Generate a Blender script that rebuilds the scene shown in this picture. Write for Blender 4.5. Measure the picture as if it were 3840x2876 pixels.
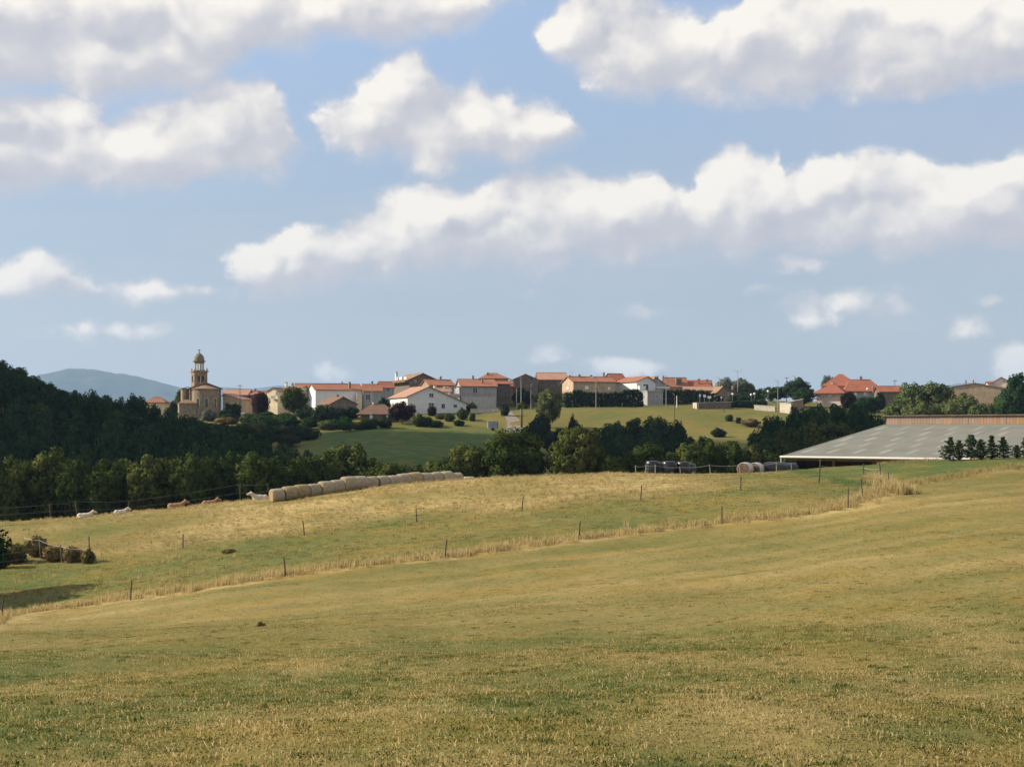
import bpy, math, random
import numpy as np
from mathutils import Vector

# ------------------------------------------------------------------ clear
for _o in list(bpy.data.objects):
    bpy.data.objects.remove(_o, do_unlink=True)
scene = bpy.context.scene
COL = scene.collection
F = 5000.0            # focal length in photograph pixels (photograph 3840 x 2876)
PH = 1620.0           # row of the level horizon in the photograph

# ------------------------------------------------------------------ camera
cam_data = bpy.data.cameras.new('camera')
cam = bpy.data.objects.new('camera', cam_data)
COL.objects.link(cam)
cam.location = (0, 0, 0)
cam.rotation_euler = (math.radians(90), 0, 0)
cam_data.sensor_width = 36.0
cam_data.lens = 36.0 * F / 3840.0
cam_data.shift_y = (PH - 1438.0) / 3840.0
cam_data.clip_start = 0.3
cam_data.clip_end = 60000.0
scene.camera = cam

# ------------------------------------------------------------------ light
SUN_EL = math.radians(29.0)
SUN_AZ = math.radians(-84.0)      # compass-like: 0 = +Y, negative = left of the view
sun_dir = Vector((math.sin(SUN_AZ) * math.cos(SUN_EL), math.cos(SUN_AZ) * math.cos(SUN_EL), math.sin(SUN_EL)))
sun_data = bpy.data.lights.new('sun', 'SUN')
sun_data.energy = 4.0
sun_data.angle = math.radians(0.53)
sun_data.color = (1.0, 0.90, 0.74)
sun = bpy.data.objects.new('sun', sun_data)
sun.rotation_euler = (-sun_dir).to_track_quat('-Z', 'Y').to_euler()
sun.location = (-60, 30, 60)
COL.objects.link(sun)

scene.view_settings.view_transform = 'Standard'
scene.view_settings.look = 'None'
scene.view_settings.gamma = 1.0
scene.view_settings.use_curve_mapping = False
EXPOSURE = .88
scene.view_settings.exposure = EXPOSURE
scene.render.engine = 'CYCLES'
cy = scene.cycles
cy.max_bounces = 5
cy.diffuse_bounces = 2
cy.glossy_bounces = 2
cy.transmission_bounces = 3
cy.transparent_max_bounces = 8
cy.volume_bounces = 0
cy.use_denoising = True
cy.sample_clamp_indirect = 4.0
cy.caustics_reflective = False
cy.caustics_refractive = False


# ------------------------------------------------------------------ node helper
class NT:
    def __init__(self, tree):
        self.t = tree

    def new(self, kind, **kw):
        n = self.t.nodes.new(kind)
        for k, v in kw.items():
            setattr(n, k, v)
        return n

    def put(self, sock, v):
        if isinstance(v, bpy.types.NodeSocket):
            self.t.links.new(v, sock)
        elif v is not None:
            sock.default_value = v

    def math(self, op, a, b=None, c=None, clamp=False):
        n = self.new('ShaderNodeMath', operation=op, use_clamp=clamp)
        for i, v in enumerate((a, b, c)):
            if v is not None:
                self.put(n.inputs[i], v)
        return n.outputs[0]

    def vec(self, op, a, b=None, scale=None):
        n = self.new('ShaderNodeVectorMath', operation=op)
        self.put(n.inputs[0], a)
        if b is not None:
            self.put(n.inputs[1], b)
        if scale is not None:
            self.put(n.inputs['Scale'], scale)
        return n.outputs['Value'] if op in ('DOT_PRODUCT', 'LENGTH', 'DISTANCE') else n.outputs['Vector']

    def noise(self, vector, scale, detail=4, rough=0.5, lac=2.0, color=False, dist=0.0):
        n = self.new('ShaderNodeTexNoise')
        if vector is not None:
            self.put(n.inputs['Vector'], vector)
        self.put(n.inputs['Scale'], scale)
        n.inputs['Detail'].default_value = detail
        n.inputs['Roughness'].default_value = rough
        n.inputs['Lacunarity'].default_value = lac
        n.inputs['Distortion'].default_value = dist
        return n.outputs['Color' if color else 'Fac']

    def ramp(self, fac, stops, interp='LINEAR'):
        n = self.new('ShaderNodeValToRGB')
        cr = n.color_ramp
        cr.interpolation = interp
        while len(cr.elements) < len(stops):
            cr.elements.new(0.5)
        for e, (p, c) in zip(cr.elements, stops):
            e.position = p
            e.color = (c[0], c[1], c[2], 1.0) if not isinstance(c, (int, float)) else (c, c, c, 1.0)
        self.put(n.inputs['Fac'], fac)
        return n.outputs['Color']

    def mix(self, fac, a, b, mode='MIX'):
        n = self.new('ShaderNodeMix', data_type='RGBA', blend_type=mode)
        self.put(n.inputs[0], fac)
        for s, v in ((n.inputs[6], a), (n.inputs[7], b)):
            if isinstance(v, tuple) and len(v) == 3:
                v = (*v, 1.0)
            self.put(s, v)
        return n.outputs[2]

    def maprange(self, v, a, b, c=0.0, d=1.0, interp='SMOOTHSTEP'):
        n = self.new('ShaderNodeMapRange', interpolation_type=interp)
        for s, x in zip(n.inputs[:5], (v, a, b, c, d)):
            self.put(s, x)
        return n.outputs[0]

    def xyz(self, v):
        n = self.new('ShaderNodeSeparateXYZ')
        self.put(n.inputs[0], v)
        return n.outputs

    def comb(self, x, y, z):
        n = self.new('ShaderNodeCombineXYZ')
        for s, v in zip(n.inputs, (x, y, z)):
            self.put(s, v)
        return n.outputs[0]


# ------------------------------------------------------------------ sky with cumulus clouds
# outlines of the cloud banks seen to the north: (x, top, base) in photograph pixels / 1.736
BANKS = [
    ((-300, -60, 190), (0, -60, 205), (150, -60, 212), (300, -60, 206), (400, -60, 186), (470, -60, 150), (540, -60, 112), (700, -60, 96),
     (800, -60, 84), (950, -60, 48), (1080, -60, 5), (1180, -30, -60)),
    ((-300, 230, 400), (-100, 220, 405), (0, 213, 412), (60, 203, 412), (140, 203, 405), (200, 222, 398), (240, 254, 398), (280, 244, 400),
     (330, 234, 401), (380, 214, 400), (430, 188, 398), (470, 168, 394), (530, 170, 386), (580, 178, 372), (605, 215, 360), (640, 248, 340),
     (662, 285, 326), (690, 330, 300), (760, 360, 270)),
    ((640, 300, 220), (685, 252, 245), (720, 218, 300), (760, 204, 322), (800, 168, 346), (850, 148, 352), (895, 140, 372), (930, 164, 374),
     (980, 180, 352), (1025, 166, 342), (1070, 194, 334), (1120, 212, 330), (1170, 220, 326), (1210, 244, 318), (1245, 285, 290), (1300, 330, 250)),
    ((430, 600, 500), (485, 550, 548), (520, 536, 600), (580, 524, 636), (620, 500, 642), (680, 470, 634), (720, 468, 626), (790, 438, 612),
     (850, 410, 602), (960, 403, 584), (1000, 407, 576), (1090, 380, 572), (1160, 371, 567), (1230, 369, 565), (1275, 382, 563), (1310, 372, 562),
     (1380, 364, 560), (1440, 370, 558), (1470, 408, 556), (1492, 404, 555), (1506, 366, 554), (1545, 332, 552), (1590, 321, 551), (1632, 334, 550),
     (1648, 344, 550), (1672, 340, 549), (1700, 372, 548), (1760, 350, 549), (1830, 336, 550), (1900, 332, 550), (1960, 330, 548), (2010, 346, 546),
     (2060, 353, 545), (2110, 344, 543), (2212, 330, 540), (2512, 340, 540)),
    ((1100, 140, 20), (1155, 82, 68), (1180, 40, 118), (1205, 18, 132), (1250, -5, 154), (1290, -20, 190), (1400, -20, 196), (1470, 8, 200),
     (1530, 32, 205), (1570, 30, 208), (1610, 0, 213), (1650, -30, 216), (1750, -50, 212), (1850, -50, 201), (2000, -50, 195), (2212, -50, 176),
     (2512, -50, 180)),
    ((-300, 575, 652), (0, 578, 651), (60, 567, 648), (120, 561, 645), (180, 569, 643), (220, 594, 641), (270, 600, 640), (330, 597, 638),
     (400, 608, 637), (455, 611, 633), (485, 626, 618), (560, 640, 600)),
]
SCRAPS = [(190, 716, 36, 30, 0.45), (120, 728, 80, 20, 0.36), (1385, 674, 60, 24, 0.36), (1200, 766, 58, 24, 0.40), (730, 806, 46, 18, 0.32),
          (1340, 788, 74, 17, 0.36), (1735, 662, 62, 30, 0.45), (1840, 666, 130, 26, 0.36), (2090, 706, 62, 30, 0.45), (2135, 656, 48, 14, 0.40),
          (2205, 782, 44, 30, 0.36), (1720, 580, 60, 16, 0.25), (300, 716, 60, 12, 0.14)]
X0, X1, Y0, Y1 = -300.0, 2512.0, -120.0, 880.0


def cloud_group(full):
    g = bpy.data.node_groups.new('cloud_density', 'ShaderNodeTree')
    g.interface.new_socket('Direction', in_out='INPUT', socket_type='NodeSocketVector')
    g.interface.new_socket('Density', in_out='OUTPUT', socket_type='NodeSocketFloat')
    n = NT(g)
    gi = n.new('NodeGroupInput')
    go = n.new('NodeGroupOutput')
    d = gi.outputs[0]
    x, y, z = n.xyz(d)
    ys = n.math('MAXIMUM', y, 0.12)
    u = n.math('DIVIDE', x, ys)
    v = n.math('DIVIDE', z, ys)
    # billowing displacement of the outlines
    w = n.noise(n.vec('MULTIPLY', d, (1, 1, 1.15)), 17.0, 8, .62, color=True)
    wx, wy, wz = n.xyz(w)
    px = n.math('ADD', n.math('MULTIPLY_ADD', u, F / 1.736, 1920 / 1.736), n.math('MULTIPLY_ADD', wx, 150.0, -75.0))
    py = n.math('ADD', n.math('MULTIPLY_ADD', v, -F / 1.736, PH / 1.736), n.math('MULTIPLY_ADD', wy, 120.0, -60.0))
    fx = n.math('MULTIPLY_ADD', px, 1 / (X1 - X0), -X0 / (X1 - X0), clamp=True)
    best = None
    for bank in BANKS:
        ends = []
        for k in (1, 2):
            fc = n.new('ShaderNodeFloatCurve')
            c = fc.mapping.curves[0]
            pts = [((p[0] - X0) / (X1 - X0), (p[k] - Y0) / (Y1 - Y0)) for p in bank]
            c.points[0].location = pts[0]
            c.points[1].location = pts[-1]
            for q in pts[1:-1]:
                c.points.new(*q)
            for q in c.points:
                q.handle_type = 'AUTO_CLAMPED'
            fc.mapping.extend = 'HORIZONTAL'
            fc.mapping.update()
            n.put(fc.inputs['Value'], fx)
            ends.append(n.math('MULTIPLY_ADD', fc.outputs[0], Y1 - Y0, Y0))
        a = n.math('MULTIPLY', n.math('SUBTRACT', py, ends[0]), 1 / 36.0)
        b = n.math('MULTIPLY', n.math('SUBTRACT', ends[1], py), 1 / 52.0)
        val = n.math('SMOOTH_MIN', a, b, .5)
        best = val if best is None else n.math('MAXIMUM', best, val)
    best = n.math('SMOOTH_MIN', best, 1.6, .8)
    if full:
        p = n.comb(px, py, 0.0)
        for (cx, cyy, rx, ry, wt_) in SCRAPS:
            q = n.vec('MULTIPLY', n.vec('SUBTRACT', p, (cx, cyy, 0)), (1 / rx, 1 / ry, 0))
            best = n.math('MAXIMUM', best, n.math('MULTIPLY_ADD', n.vec('DOT_PRODUCT', q, q), -wt_, wt_ * .55))
    # the same kind of broken cumulus goes on round the rest of the sky
    gen = n.noise(n.vec('MULTIPLY', d, (4.2, 4.2, 11.0)), 1.0, 4, .52)
    gen = n.math('MULTIPLY_ADD', gen, 7.0, -3.5)
    gen = n.math('ADD', gen, n.math('MULTIPLY_ADD', wx, 2.0, -1.0))
    out_u = n.maprange(n.math('ABSOLUTE', u), .48, .64)
    out_v = n.maprange(v, .36, .46)
    back = n.math('LESS_THAN', y, .13)
    out = n.math('MAXIMUM', n.math('MAXIMUM', out_u, out_v), back)
    mixf = n.new('ShaderNodeMix', data_type='FLOAT')
    n.put(mixf.inputs[0], out)
    n.put(mixf.inputs[2], best)
    n.put(mixf.inputs[3], gen)
    dens = n.math('ADD', mixf.outputs[0], n.math('MULTIPLY_ADD', wz, 2.2, -1.1))
    n.put(go.inputs[0], dens)
    return g


world = bpy.data.worlds.new('World')
scene.world = world
world.use_nodes = True
world.cycles.sampling_method = 'MANUAL'
world.cycles.sample_map_resolution = 256
wt = world.node_tree
wt.nodes.clear()
n = NT(wt)
wout = n.new('ShaderNodeOutputWorld')
bg = n.new('ShaderNodeBackground')
SKY = .10
SKY_GAIN = .14
bg.inputs['Strength'].default_value = SKY
wt.links.new(bg.outputs[0], wout.inputs['Surface'])
sky = n.new('ShaderNodeTexSky', sky_type='NISHITA')
sky.sun_disc = False
sky.sun_elevation = SUN_EL
sky.sun_rotation = SUN_AZ
sky.altitude = 400
sky.air_density = 1.0
sky.dust_density = .4
sky.ozone_density = 3.0
dirv = n.new('ShaderNodeTexCoord').outputs['Generated']


def dens_at(off):
    gnode = n.new('ShaderNodeGroup')
    gnode.node_tree = cloud_group(off is None)
    n.put(gnode.inputs[0], dirv if off is None else n.vec('ADD', dirv, off))
    return gnode.outputs[0]


d0 = dens_at(None)
d1 = dens_at((-.012, 0, .016))
def lumps(vec):
    vo = n.new('ShaderNodeTexVoronoi', feature='SMOOTH_F1', voronoi_dimensions='2D')
    vo.inputs['Smoothness'].default_value = .55
    vo.inputs['Scale'].default_value = 14.0
    vo.inputs['Detail'].default_value = 2.0
    vo.inputs['Roughness'].default_value = .45
    vx, vy, vz = n.xyz(vec)
    n.put(vo.inputs['Vector'], n.comb(vx, vz, 0.0))
    return vo.outputs['Distance']


puff = n.vec('ADD', n.vec('MULTIPLY', dirv, (1, 1, 1.25)), n.vec('SCALE', n.noise(dirv, 26.0, 3, .5, color=True), scale=.05))
b0 = lumps(puff)
b1 = lumps(n.vec('ADD', puff, (-.010, 0, .013)))
grad = n.math('SUBTRACT', d0, d1)
lit = n.math('MULTIPLY_ADD', grad, .27, .50)
relief = n.maprange(grad, -1.1, .7, .30, 1.15)
lit = n.math('ADD', lit, n.math('MULTIPLY', n.math('SUBTRACT', b1, b0), relief), clamp=True)
dd = n.math('ADD', d0, n.math('MULTIPLY_ADD', b0, -.8, .76))
alpha = n.maprange(dd, -.45, n.math('MULTIPLY_ADD', lit, -.40, 1.0))
ccol = n.ramp(lit, [(0.05, (.53, .53, .59)), (.35, (.65, .635, .665)), (.55, (.80, .765, .745)), (.95, (1.05, .985, .89))])
ccol = n.vec('SCALE', ccol, scale=1.0 / (SKY * 2 ** EXPOSURE))
gam = n.new('ShaderNodeGamma')
n.put(gam.inputs[0], n.vec('SCALE', sky.outputs[0], scale=SKY_GAIN))
gam.inputs[1].default_value = .62
# haze put into the sky colour: a gradient darkens it towards the horizon
dull = n.ramp(n.xyz(dirv)[2], [(0.0, (.66, .62, .64)), (.09, (.76, .71, .71)), (.16, (.84, .79, .78)), (.30, (1.08, 1.03, 1.06))])
clear = n.mix(1.0, gam.outputs[0], dull, 'MULTIPLY')
# thin milky veils, mostly low down
veil = n.maprange(n.noise(n.vec('MULTIPLY', dirv, (2.4, 2.4, 13.0)), 1.0, 4, .55), .40, .72)
veil = n.math('MULTIPLY', veil, n.maprange(n.xyz(dirv)[2], .02, .30, .60, .22))
ccol = n.mix(alpha, (.60 / (SKY * 2 ** EXPOSURE), .595 / (SKY * 2 ** EXPOSURE), .65 / (SKY * 2 ** EXPOSURE)), ccol)
alpha = n.math('MAXIMUM', alpha, veil)
skycol = n.mix(n.math('MULTIPLY', alpha, .96), n.vec('SCALE', clear, scale=1.0 / (SKY * 2 ** EXPOSURE)), ccol)
n.put(bg.inputs['Color'], skycol)


# ------------------------------------------------------------------ helpers
def R(d):
    return math.radians(d)


def at(px, py, Y):
    """point of the place seen at photograph pixel (px, py), Y metres away"""
    return Vector(((px - 1920.0) / F * Y, Y, (PH - py) / F * Y))


def tag(o, label=None, cat=None, group=None, kind=None):
    if label:
        o['label'] = label
    if cat:
        o['category'] = cat
    if group:
        o['group'] = group
    if kind:
        o['kind'] = kind
    return o


def empty(name, loc=(0, 0, 0), rz=0.0):
    e = bpy.data.objects.new(name, None)
    e.empty_display_size = .2
    e.location = loc
    e.rotation_euler = (0, 0, rz)
    COL.objects.link(e)
    return e


def link(name, me, mat=None, parent=None, loc=None, rz=None):
    o = bpy.data.objects.new(name, me)
    COL.objects.link(o)
    if mat is not None and len(me.materials) == 0:
        me.materials.append(mat)
    if parent is not None:
        o.parent = parent
    if loc is not None:
        o.location = loc
    if rz is not None:
        o.rotation_euler = (0, 0, rz)
    return o


class MB:
    """collects shapes into one mesh"""

    def __init__(self):
        self.v = []
        self.f = []

    def add(self, vs, fs):
        b = len(self.v)
        self.v += [tuple(p) for p in vs]
        self.f += [tuple(i + b for i in q) for q in fs]
        return self

    def box(self, x0, x1, y0, y1, z0, z1):
        vs = [(x, y, z) for z in (z0, z1) for y in (y0, y1) for x in (x0, x1)]
        return self.add(vs, [(0, 2, 3, 1), (4, 5, 7, 6), (0, 1, 5, 4), (2, 6, 7, 3), (0, 4, 6, 2), (1, 3, 7, 5)])

    def slab(self, quad, t):
        """a plate: four corners (counter-clockwise seen from above) and a thickness downwards"""
        top = [Vector(p) for p in quad]
        bot = [p - Vector((0, 0, t)) for p in top]
        return self.add(top + bot, [(0, 1, 2, 3), (7, 6, 5, 4), (0, 4, 5, 1), (1, 5, 6, 2), (2, 6, 7, 3), (3, 7, 4, 0)])

    def tube(self, pts, radii, seg=8, cap=True):
        pts = [Vector(p) for p in pts]
        rings = []
        for i, p in enumerate(pts):
            t = (pts[min(i + 1, len(pts) - 1)] - pts[max(i - 1, 0)]).normalized()
            ref = Vector((0, 0, 1)) if abs(t.z) < .9 else Vector((1, 0, 0))
            a = t.cross(ref).normalized()
            b = t.cross(a).normalized()
            r = radii[i] if isinstance(radii, (list, tuple)) else radii
            rings.append([p + a * math.cos(2 * math.pi * k / seg) * r + b * math.sin(2 * math.pi * k / seg) * r for k in range(seg)])
        vs = [q for ring in rings for q in ring]
        fs = []
        for i in range(len(pts) - 1):
            for k in range(seg):
                fs.append((i * seg + k, i * seg + (k + 1) % seg, (i + 1) * seg + (k + 1) % seg, (i + 1) * seg + k))
        if cap:
            fs.append(tuple(range(seg))[::-1])
            fs.append(tuple((len(pts) - 1) * seg + k for k in range(seg)))
        return self.add(vs, fs)

    def lathe(self, prof, seg=20, c=(0, 0), a0=0.0, a1=2 * math.pi):
        full = abs(a1 - a0 - 2 * math.pi) < 1e-6
        m = seg if full else seg + 1
        vs = []
        for (r, z) in prof:
            for k in range(m):
                t = a0 + (a1 - a0) * k / seg
                vs.append((c[0] + r * math.cos(t), c[1] + r * math.sin(t), z))
        fs = []
        for i in range(len(prof) - 1):
            for k in range(seg):
                k2 = (k + 1) % m
                fs.append((i * m + k, i * m + k2, (i + 1) * m + k2, (i + 1) * m + k))
        return self.add(vs, fs)

    def mesh(self, name, mat=None, smooth=False):
        me = bpy.data.meshes.new(name)
        me.from_pydata(self.v, [], self.f)
        if smooth:
            me.polygons.foreach_set('use_smooth', [True] * len(me.polygons))
        if mat is not None:
            me.materials.append(mat)
        me.update()
        return me

    def build(self, name, mat, parent=None, smooth=False, loc=None, rz=None):
        return link(name, self.mesh(name, mat, smooth), None, parent, loc, rz)


def copy_tree(o, parent=None):
    c = o.copy()
    COL.objects.link(c)
    c.parent = parent
    for ch in o.children:
        copy_tree(ch, c)
    return c


ORD = ['first', 'second', 'third', 'fourth', 'fifth', 'sixth', 'seventh', 'eighth', 'ninth', 'tenth', 'eleventh', 'twelfth', 'thirteenth',
       'fourteenth', 'fifteenth', 'sixteenth', 'seventeenth', 'eighteenth', 'nineteenth', 'twentieth']


# ------------------------------------------------------------------ materials
def new_mat(name):
    m = bpy.data.materials.new(name)
    m.use_nodes = True
    m.node_tree.nodes.clear()
    nn = NT(m.node_tree)
    out = nn.new('ShaderNodeOutputMaterial')
    return m, nn, out


def pbr(name, col, rough=.8, spec=.3, var=.18, scale=1.5, bump=0.0, bscale=20.0, col2=None, detail=5, metal=0.0, stretch=None, world_pos=False):
    m, nn, out = new_mat(name)
    p = nn.new('ShaderNodeBsdfPrincipled')
    tc = nn.new('ShaderNodeTexCoord')
    co = tc.outputs['Object']
    if world_pos:
        co = nn.new('ShaderNodeNewGeometry').outputs['Position']
    if stretch:
        co = nn.vec('MULTIPLY', co, stretch)
    f = nn.noise(co, scale, detail, .6)
    c2 = col2 or tuple(c * (1 - 2 * var) for c in col)
    c1 = col if col2 else tuple(min(1, c * (1 + var)) for c in col)
    c = nn.ramp(f, [(.32, c2), (.68, c1)])
    oi = nn.new('ShaderNodeObjectInfo')
    c = nn.mix(1.0, c, nn.ramp(oi.outputs['Random'], [(0, .9), (1, 1.08)]), 'MULTIPLY')
    nn.put(p.inputs['Base Color'], c)
    p.inputs['Roughness'].default_value = rough
    p.inputs['Specular IOR Level'].default_value = spec
    p.inputs['Metallic'].default_value = metal
    if bump:
        b = nn.new('ShaderNodeBump')
        b.inputs['Strength'].default_value = bump
        b.inputs['Distance'].default_value = .05
        nn.put(b.inputs['Height'], nn.noise(co, bscale, 4, .6))
        nn.put(p.inputs['Normal'], b.outputs[0])
    nn.put(out.inputs['Surface'], p.outputs[0])
    return m


def tile_mat(name, col, col2, scale=1.0):
    """canal tiles: rows of half-round tiles running down the slope"""
    m, nn, out = new_mat(name)
    p = nn.new('ShaderNodeBsdfPrincipled')
    co = nn.new('ShaderNodeTexCoord').outputs['Object']
    f = nn.noise(co, .35, 3, .6)
    g = nn.noise(co, 3.0, 5, .7)
    h = nn.noise(co, 12.0, 2, .5)
    k = nn.math('ADD', nn.math('MULTIPLY', f, .5), nn.math('ADD', nn.math('MULTIPLY', g, .3), nn.math('MULTIPLY', h, .2)))
    c = nn.ramp(k, [(.36, col2), (.62, col), (.8, tuple(min(1, q * 1.25) for q in col))])
    nn.put(p.inputs['Base Color'], c)
    p.inputs['Roughness'].default_value = .85
    p.inputs['Specular IOR Level'].default_value = .2
    x, y, z = nn.xyz(co)
    w = nn.math('SINE', nn.math('MULTIPLY', nn.math('ADD', x, nn.math('MULTIPLY', y, .03)), 26.0))
    b = nn.new('ShaderNodeBump')
    b.inputs['Strength'].default_value = .35
    b.inputs['Distance'].default_value = .05
    nn.put(b.inputs['Height'], nn.math('ADD', nn.math('MULTIPLY', w, .5), g))
    nn.put(p.inputs['Normal'], b.outputs[0])
    nn.put(out.inputs['Surface'], p.outputs[0])
    return m


def leaf_mat(name, dark, light, warm, transl=.22):
    m, nn, out = new_mat(name)
    geo = nn.new('ShaderNodeNewGeometry')
    oi = nn.new('ShaderNodeObjectInfo')
    f = nn.noise(geo.outputs['Position'], .42, 3, .6)
    g = nn.noise(geo.outputs['Position'], 2.6, 2, .6)
    k = nn.math('ADD', nn.math('MULTIPLY', f, .55), nn.math('MULTIPLY', g, .45))
    c = nn.ramp(k, [(.33, dark), (.52, light), (.70, warm)])
    hs = nn.new('ShaderNodeHueSaturation')
    nn.put(hs.inputs['Color'], c)
    nn.put(hs.inputs['Hue'], nn.maprange(oi.outputs['Random'], 0, 1, .475, .52, 'LINEAR'))
    nn.put(hs.inputs['Value'], nn.maprange(oi.outputs['Random'], 0, 1, 1.2, .75, 'LINEAR'))
    d = nn.new('ShaderNodeBsdfDiffuse')
    nn.put(d.inputs['Color'], hs.outputs[0])
    t = nn.new('ShaderNodeBsdfTranslucent')
    nn.put(t.inputs['Color'], hs.outputs[0])
    mx = nn.new('ShaderNodeMixShader')
    mx.inputs[0].default_value = transl
    nn.put(mx.inputs[1], d.outputs[0])
    nn.put(mx.inputs[2], t.outputs[0])
    nn.put(out.inputs['Surface'], mx.outputs[0])
    return m


M = {}
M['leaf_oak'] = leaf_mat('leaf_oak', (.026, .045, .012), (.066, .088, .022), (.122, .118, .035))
M['leaf_wood'] = leaf_mat('leaf_wood', (.014, .036, .014), (.032, .070, .024), (.060, .096, .030))  # darker than leaf_oak: cloud shade on the hillside partly put into the colour
M['leaf_light'] = leaf_mat('leaf_light', (.045, .065, .022), (.095, .125, .045), (.15, .16, .065))
M['leaf_silver'] = leaf_mat('leaf_silver', (.09, .11, .08), (.17, .19, .14), (.25, .26, .19))
M['leaf_dark'] = leaf_mat('leaf_dark', (.014, .028, .016), (.030, .052, .026), (.055, .075, .03))
M['leaf_copper'] = leaf_mat('leaf_copper', (.022, .016, .016), (.045, .028, .026), (.085, .05, .036))
M['leaf_dry'] = leaf_mat('leaf_dry', (.08, .07, .028), (.16, .13, .05), (.25, .19, .08))
M['leaf_fir'] = leaf_mat('leaf_fir', (.028, .048, .022), (.055, .082, .036), (.09, .112, .046), .15)
M['bark'] = pbr('bark', (.11, .085, .06), .95, .1, .3, 6.0, .6, 14)
M['tile_orange'] = tile_mat('tile_orange', (.37, .158, .086), (.255, .103, .058))
M['tile_red'] = tile_mat('tile_red', (.34, .122, .068), (.235, .082, .048))
M['tile_salmon'] = tile_mat('tile_salmon', (.43, .25, .17), (.32, .175, .118))
M['tile_brown'] = tile_mat('tile_brown', (.22, .128, .082), (.15, .086, .057))
M['tile_old'] = tile_mat('tile_old', (.32, .205, .122), (.21, .128, .078))
M['render_white'] = pbr('render_white', (.72, .71, .67), .85, .2, .05, .6)
M['render_cream'] = pbr('render_cream', (.74, .62, .43), .88, .2, .08, .6)
M['render_pink'] = pbr('render_pink', (.76, .58, .47), .88, .2, .06, .6)
M['render_grey'] = pbr('render_grey', (.36, .355, .35), .9, .15, .12, .9, .2, 6)
M['render_ochre'] = pbr('render_ochre', (.47, .35, .235), .9, .15, .12, .8, .2, 6)
M['stone'] = pbr('stone', (.32, .245, .17), .95, .1, .22, 1.6, .6, 5)
M['stone_church'] = pbr('stone_church', (.27, .21, .145), .95, .1, .2, 1.2, .6, 4)
M['stone_dark'] = pbr('stone_dark', (.185, .152, .12), .95, .1, .2, 1.3, .5, 5)
M['stone_pale'] = pbr('stone_pale', (.52, .47, .38), .95, .1, .15, 1.3, .4, 5)
M['dome'] = pbr('dome', (.22, .205, .12), .85, .2, .2, 1.8, .3, 6)
M['glass'] = pbr('glass', (.030, .036, .045), .12, .5, .1, 1.0)
M['shutter'] = pbr('shutter', (.12, .13, .12), .6, .3, .1, 1.0)
M['shutter_white'] = pbr('shutter_white', (.80, .80, .78), .6, .3, .04, 1.0)
M['frame_white'] = pbr('frame_white', (.72, .72, .70), .6, .3, .05, 1.0)
M['wood_beam'] = pbr('wood_beam', (.20, .13, .08), .9, .1, .2, 3)
M['concrete'] = pbr('concrete', (.42, .40, .36), .9, .15, .15, 2)
M['pole_pale'] = pbr('pole_pale', (.30, .29, .265), .85, .2, .1, 2)
M['pole_dark'] = pbr('pole_dark', (.10, .085, .07), .9, .1, .2, 3)
M['metal_grey'] = pbr('metal_grey', (.35, .37, .38), .45, .5, .08, 2, metal=.3)
M['lamp_white'] = pbr('lamp_white', (.85, .85, .84), .35, .5, .03, 2)
M['hay'] = pbr('hay', (.38, .285, .15), .95, .1, .25, 7.0, .9, 30, stretch=(1, 1, 1))
M['net'] = pbr('net', (.36, .295, .195), .8, .2, .12, 3.0, .5, 25)
M['black_film'] = pbr('black_film', (.014, .015, .018), .28, .5, .2, 2.0, .5, 7)
M['pale_film'] = pbr('pale_film', (.52, .46, .42), .45, .4, .1, 2.0, .4, 7)
M['post'] = pbr('post', (.125, .105, .08), .95, .1, .25, 5)
M['post_pale'] = pbr('post_pale', (.42, .36, .27), .95, .1, .2, 5)
M['wire'] = pbr('wire', (.20, .20, .19), .5, .4, .05, 2)
M['tape'] = pbr('tape', (.50, .50, .48), .6, .3, .03, 2)
M['cow_white'] = pbr('cow_white', (.60, .52, .40), .85, .2, .06, 3)
M['cow_tan'] = pbr('cow_tan', (.36, .20, .095), .85, .2, .12, 3)
M['muzzle'] = pbr('muzzle', (.42, .26, .20), .6, .3, .1, 4)
M['horn'] = pbr('horn', (.60, .52, .38), .5, .3, .1, 4)
M['planks'] = pbr('planks', (.36, .25, .185), .9, .1, .22, 2.0, .4, 9, col2=(.23, .155, .115), stretch=(6, 6, .5))
M['planks_orange'] = pbr('planks_orange', (.38, .235, .13), .9, .1, .22, 2.0, .4, 9, col2=(.26, .155, .09), stretch=(6, 6, .5))
M['barn_roof'] = pbr('barn_roof', (.195, .192, .155), .85, .2, .1, .35, .25, 3, col2=(.150, .149, .122))
M['skylight'] = pbr('skylight', (.265, .245, .195), .5, .4, .07, 1.0)
M['gutter'] = pbr('gutter', (.62, .58, .52), .5, .4, .03, 1.0)
M['barn_inside'] = pbr('barn_inside', (.05, .035, .025), .95, .1, .2, 1.0)  # near-black brown: the shade inside the open barn is put into this colour
M['earth'] = pbr('earth', (.13, .085, .05), 1.0, .1, .25, 3, .8, 9)
M['track'] = pbr('track', (.27, .23, .185), .95, .1, .12, .8, .3, 8)
M['blue_sheet'] = pbr('blue_sheet', (.10, .22, .42), .5, .4, .1, 1.0)
M['steel_blue'] = pbr('steel_blue', (.26, .29, .33), .5, .4, .1, 1.0)


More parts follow.
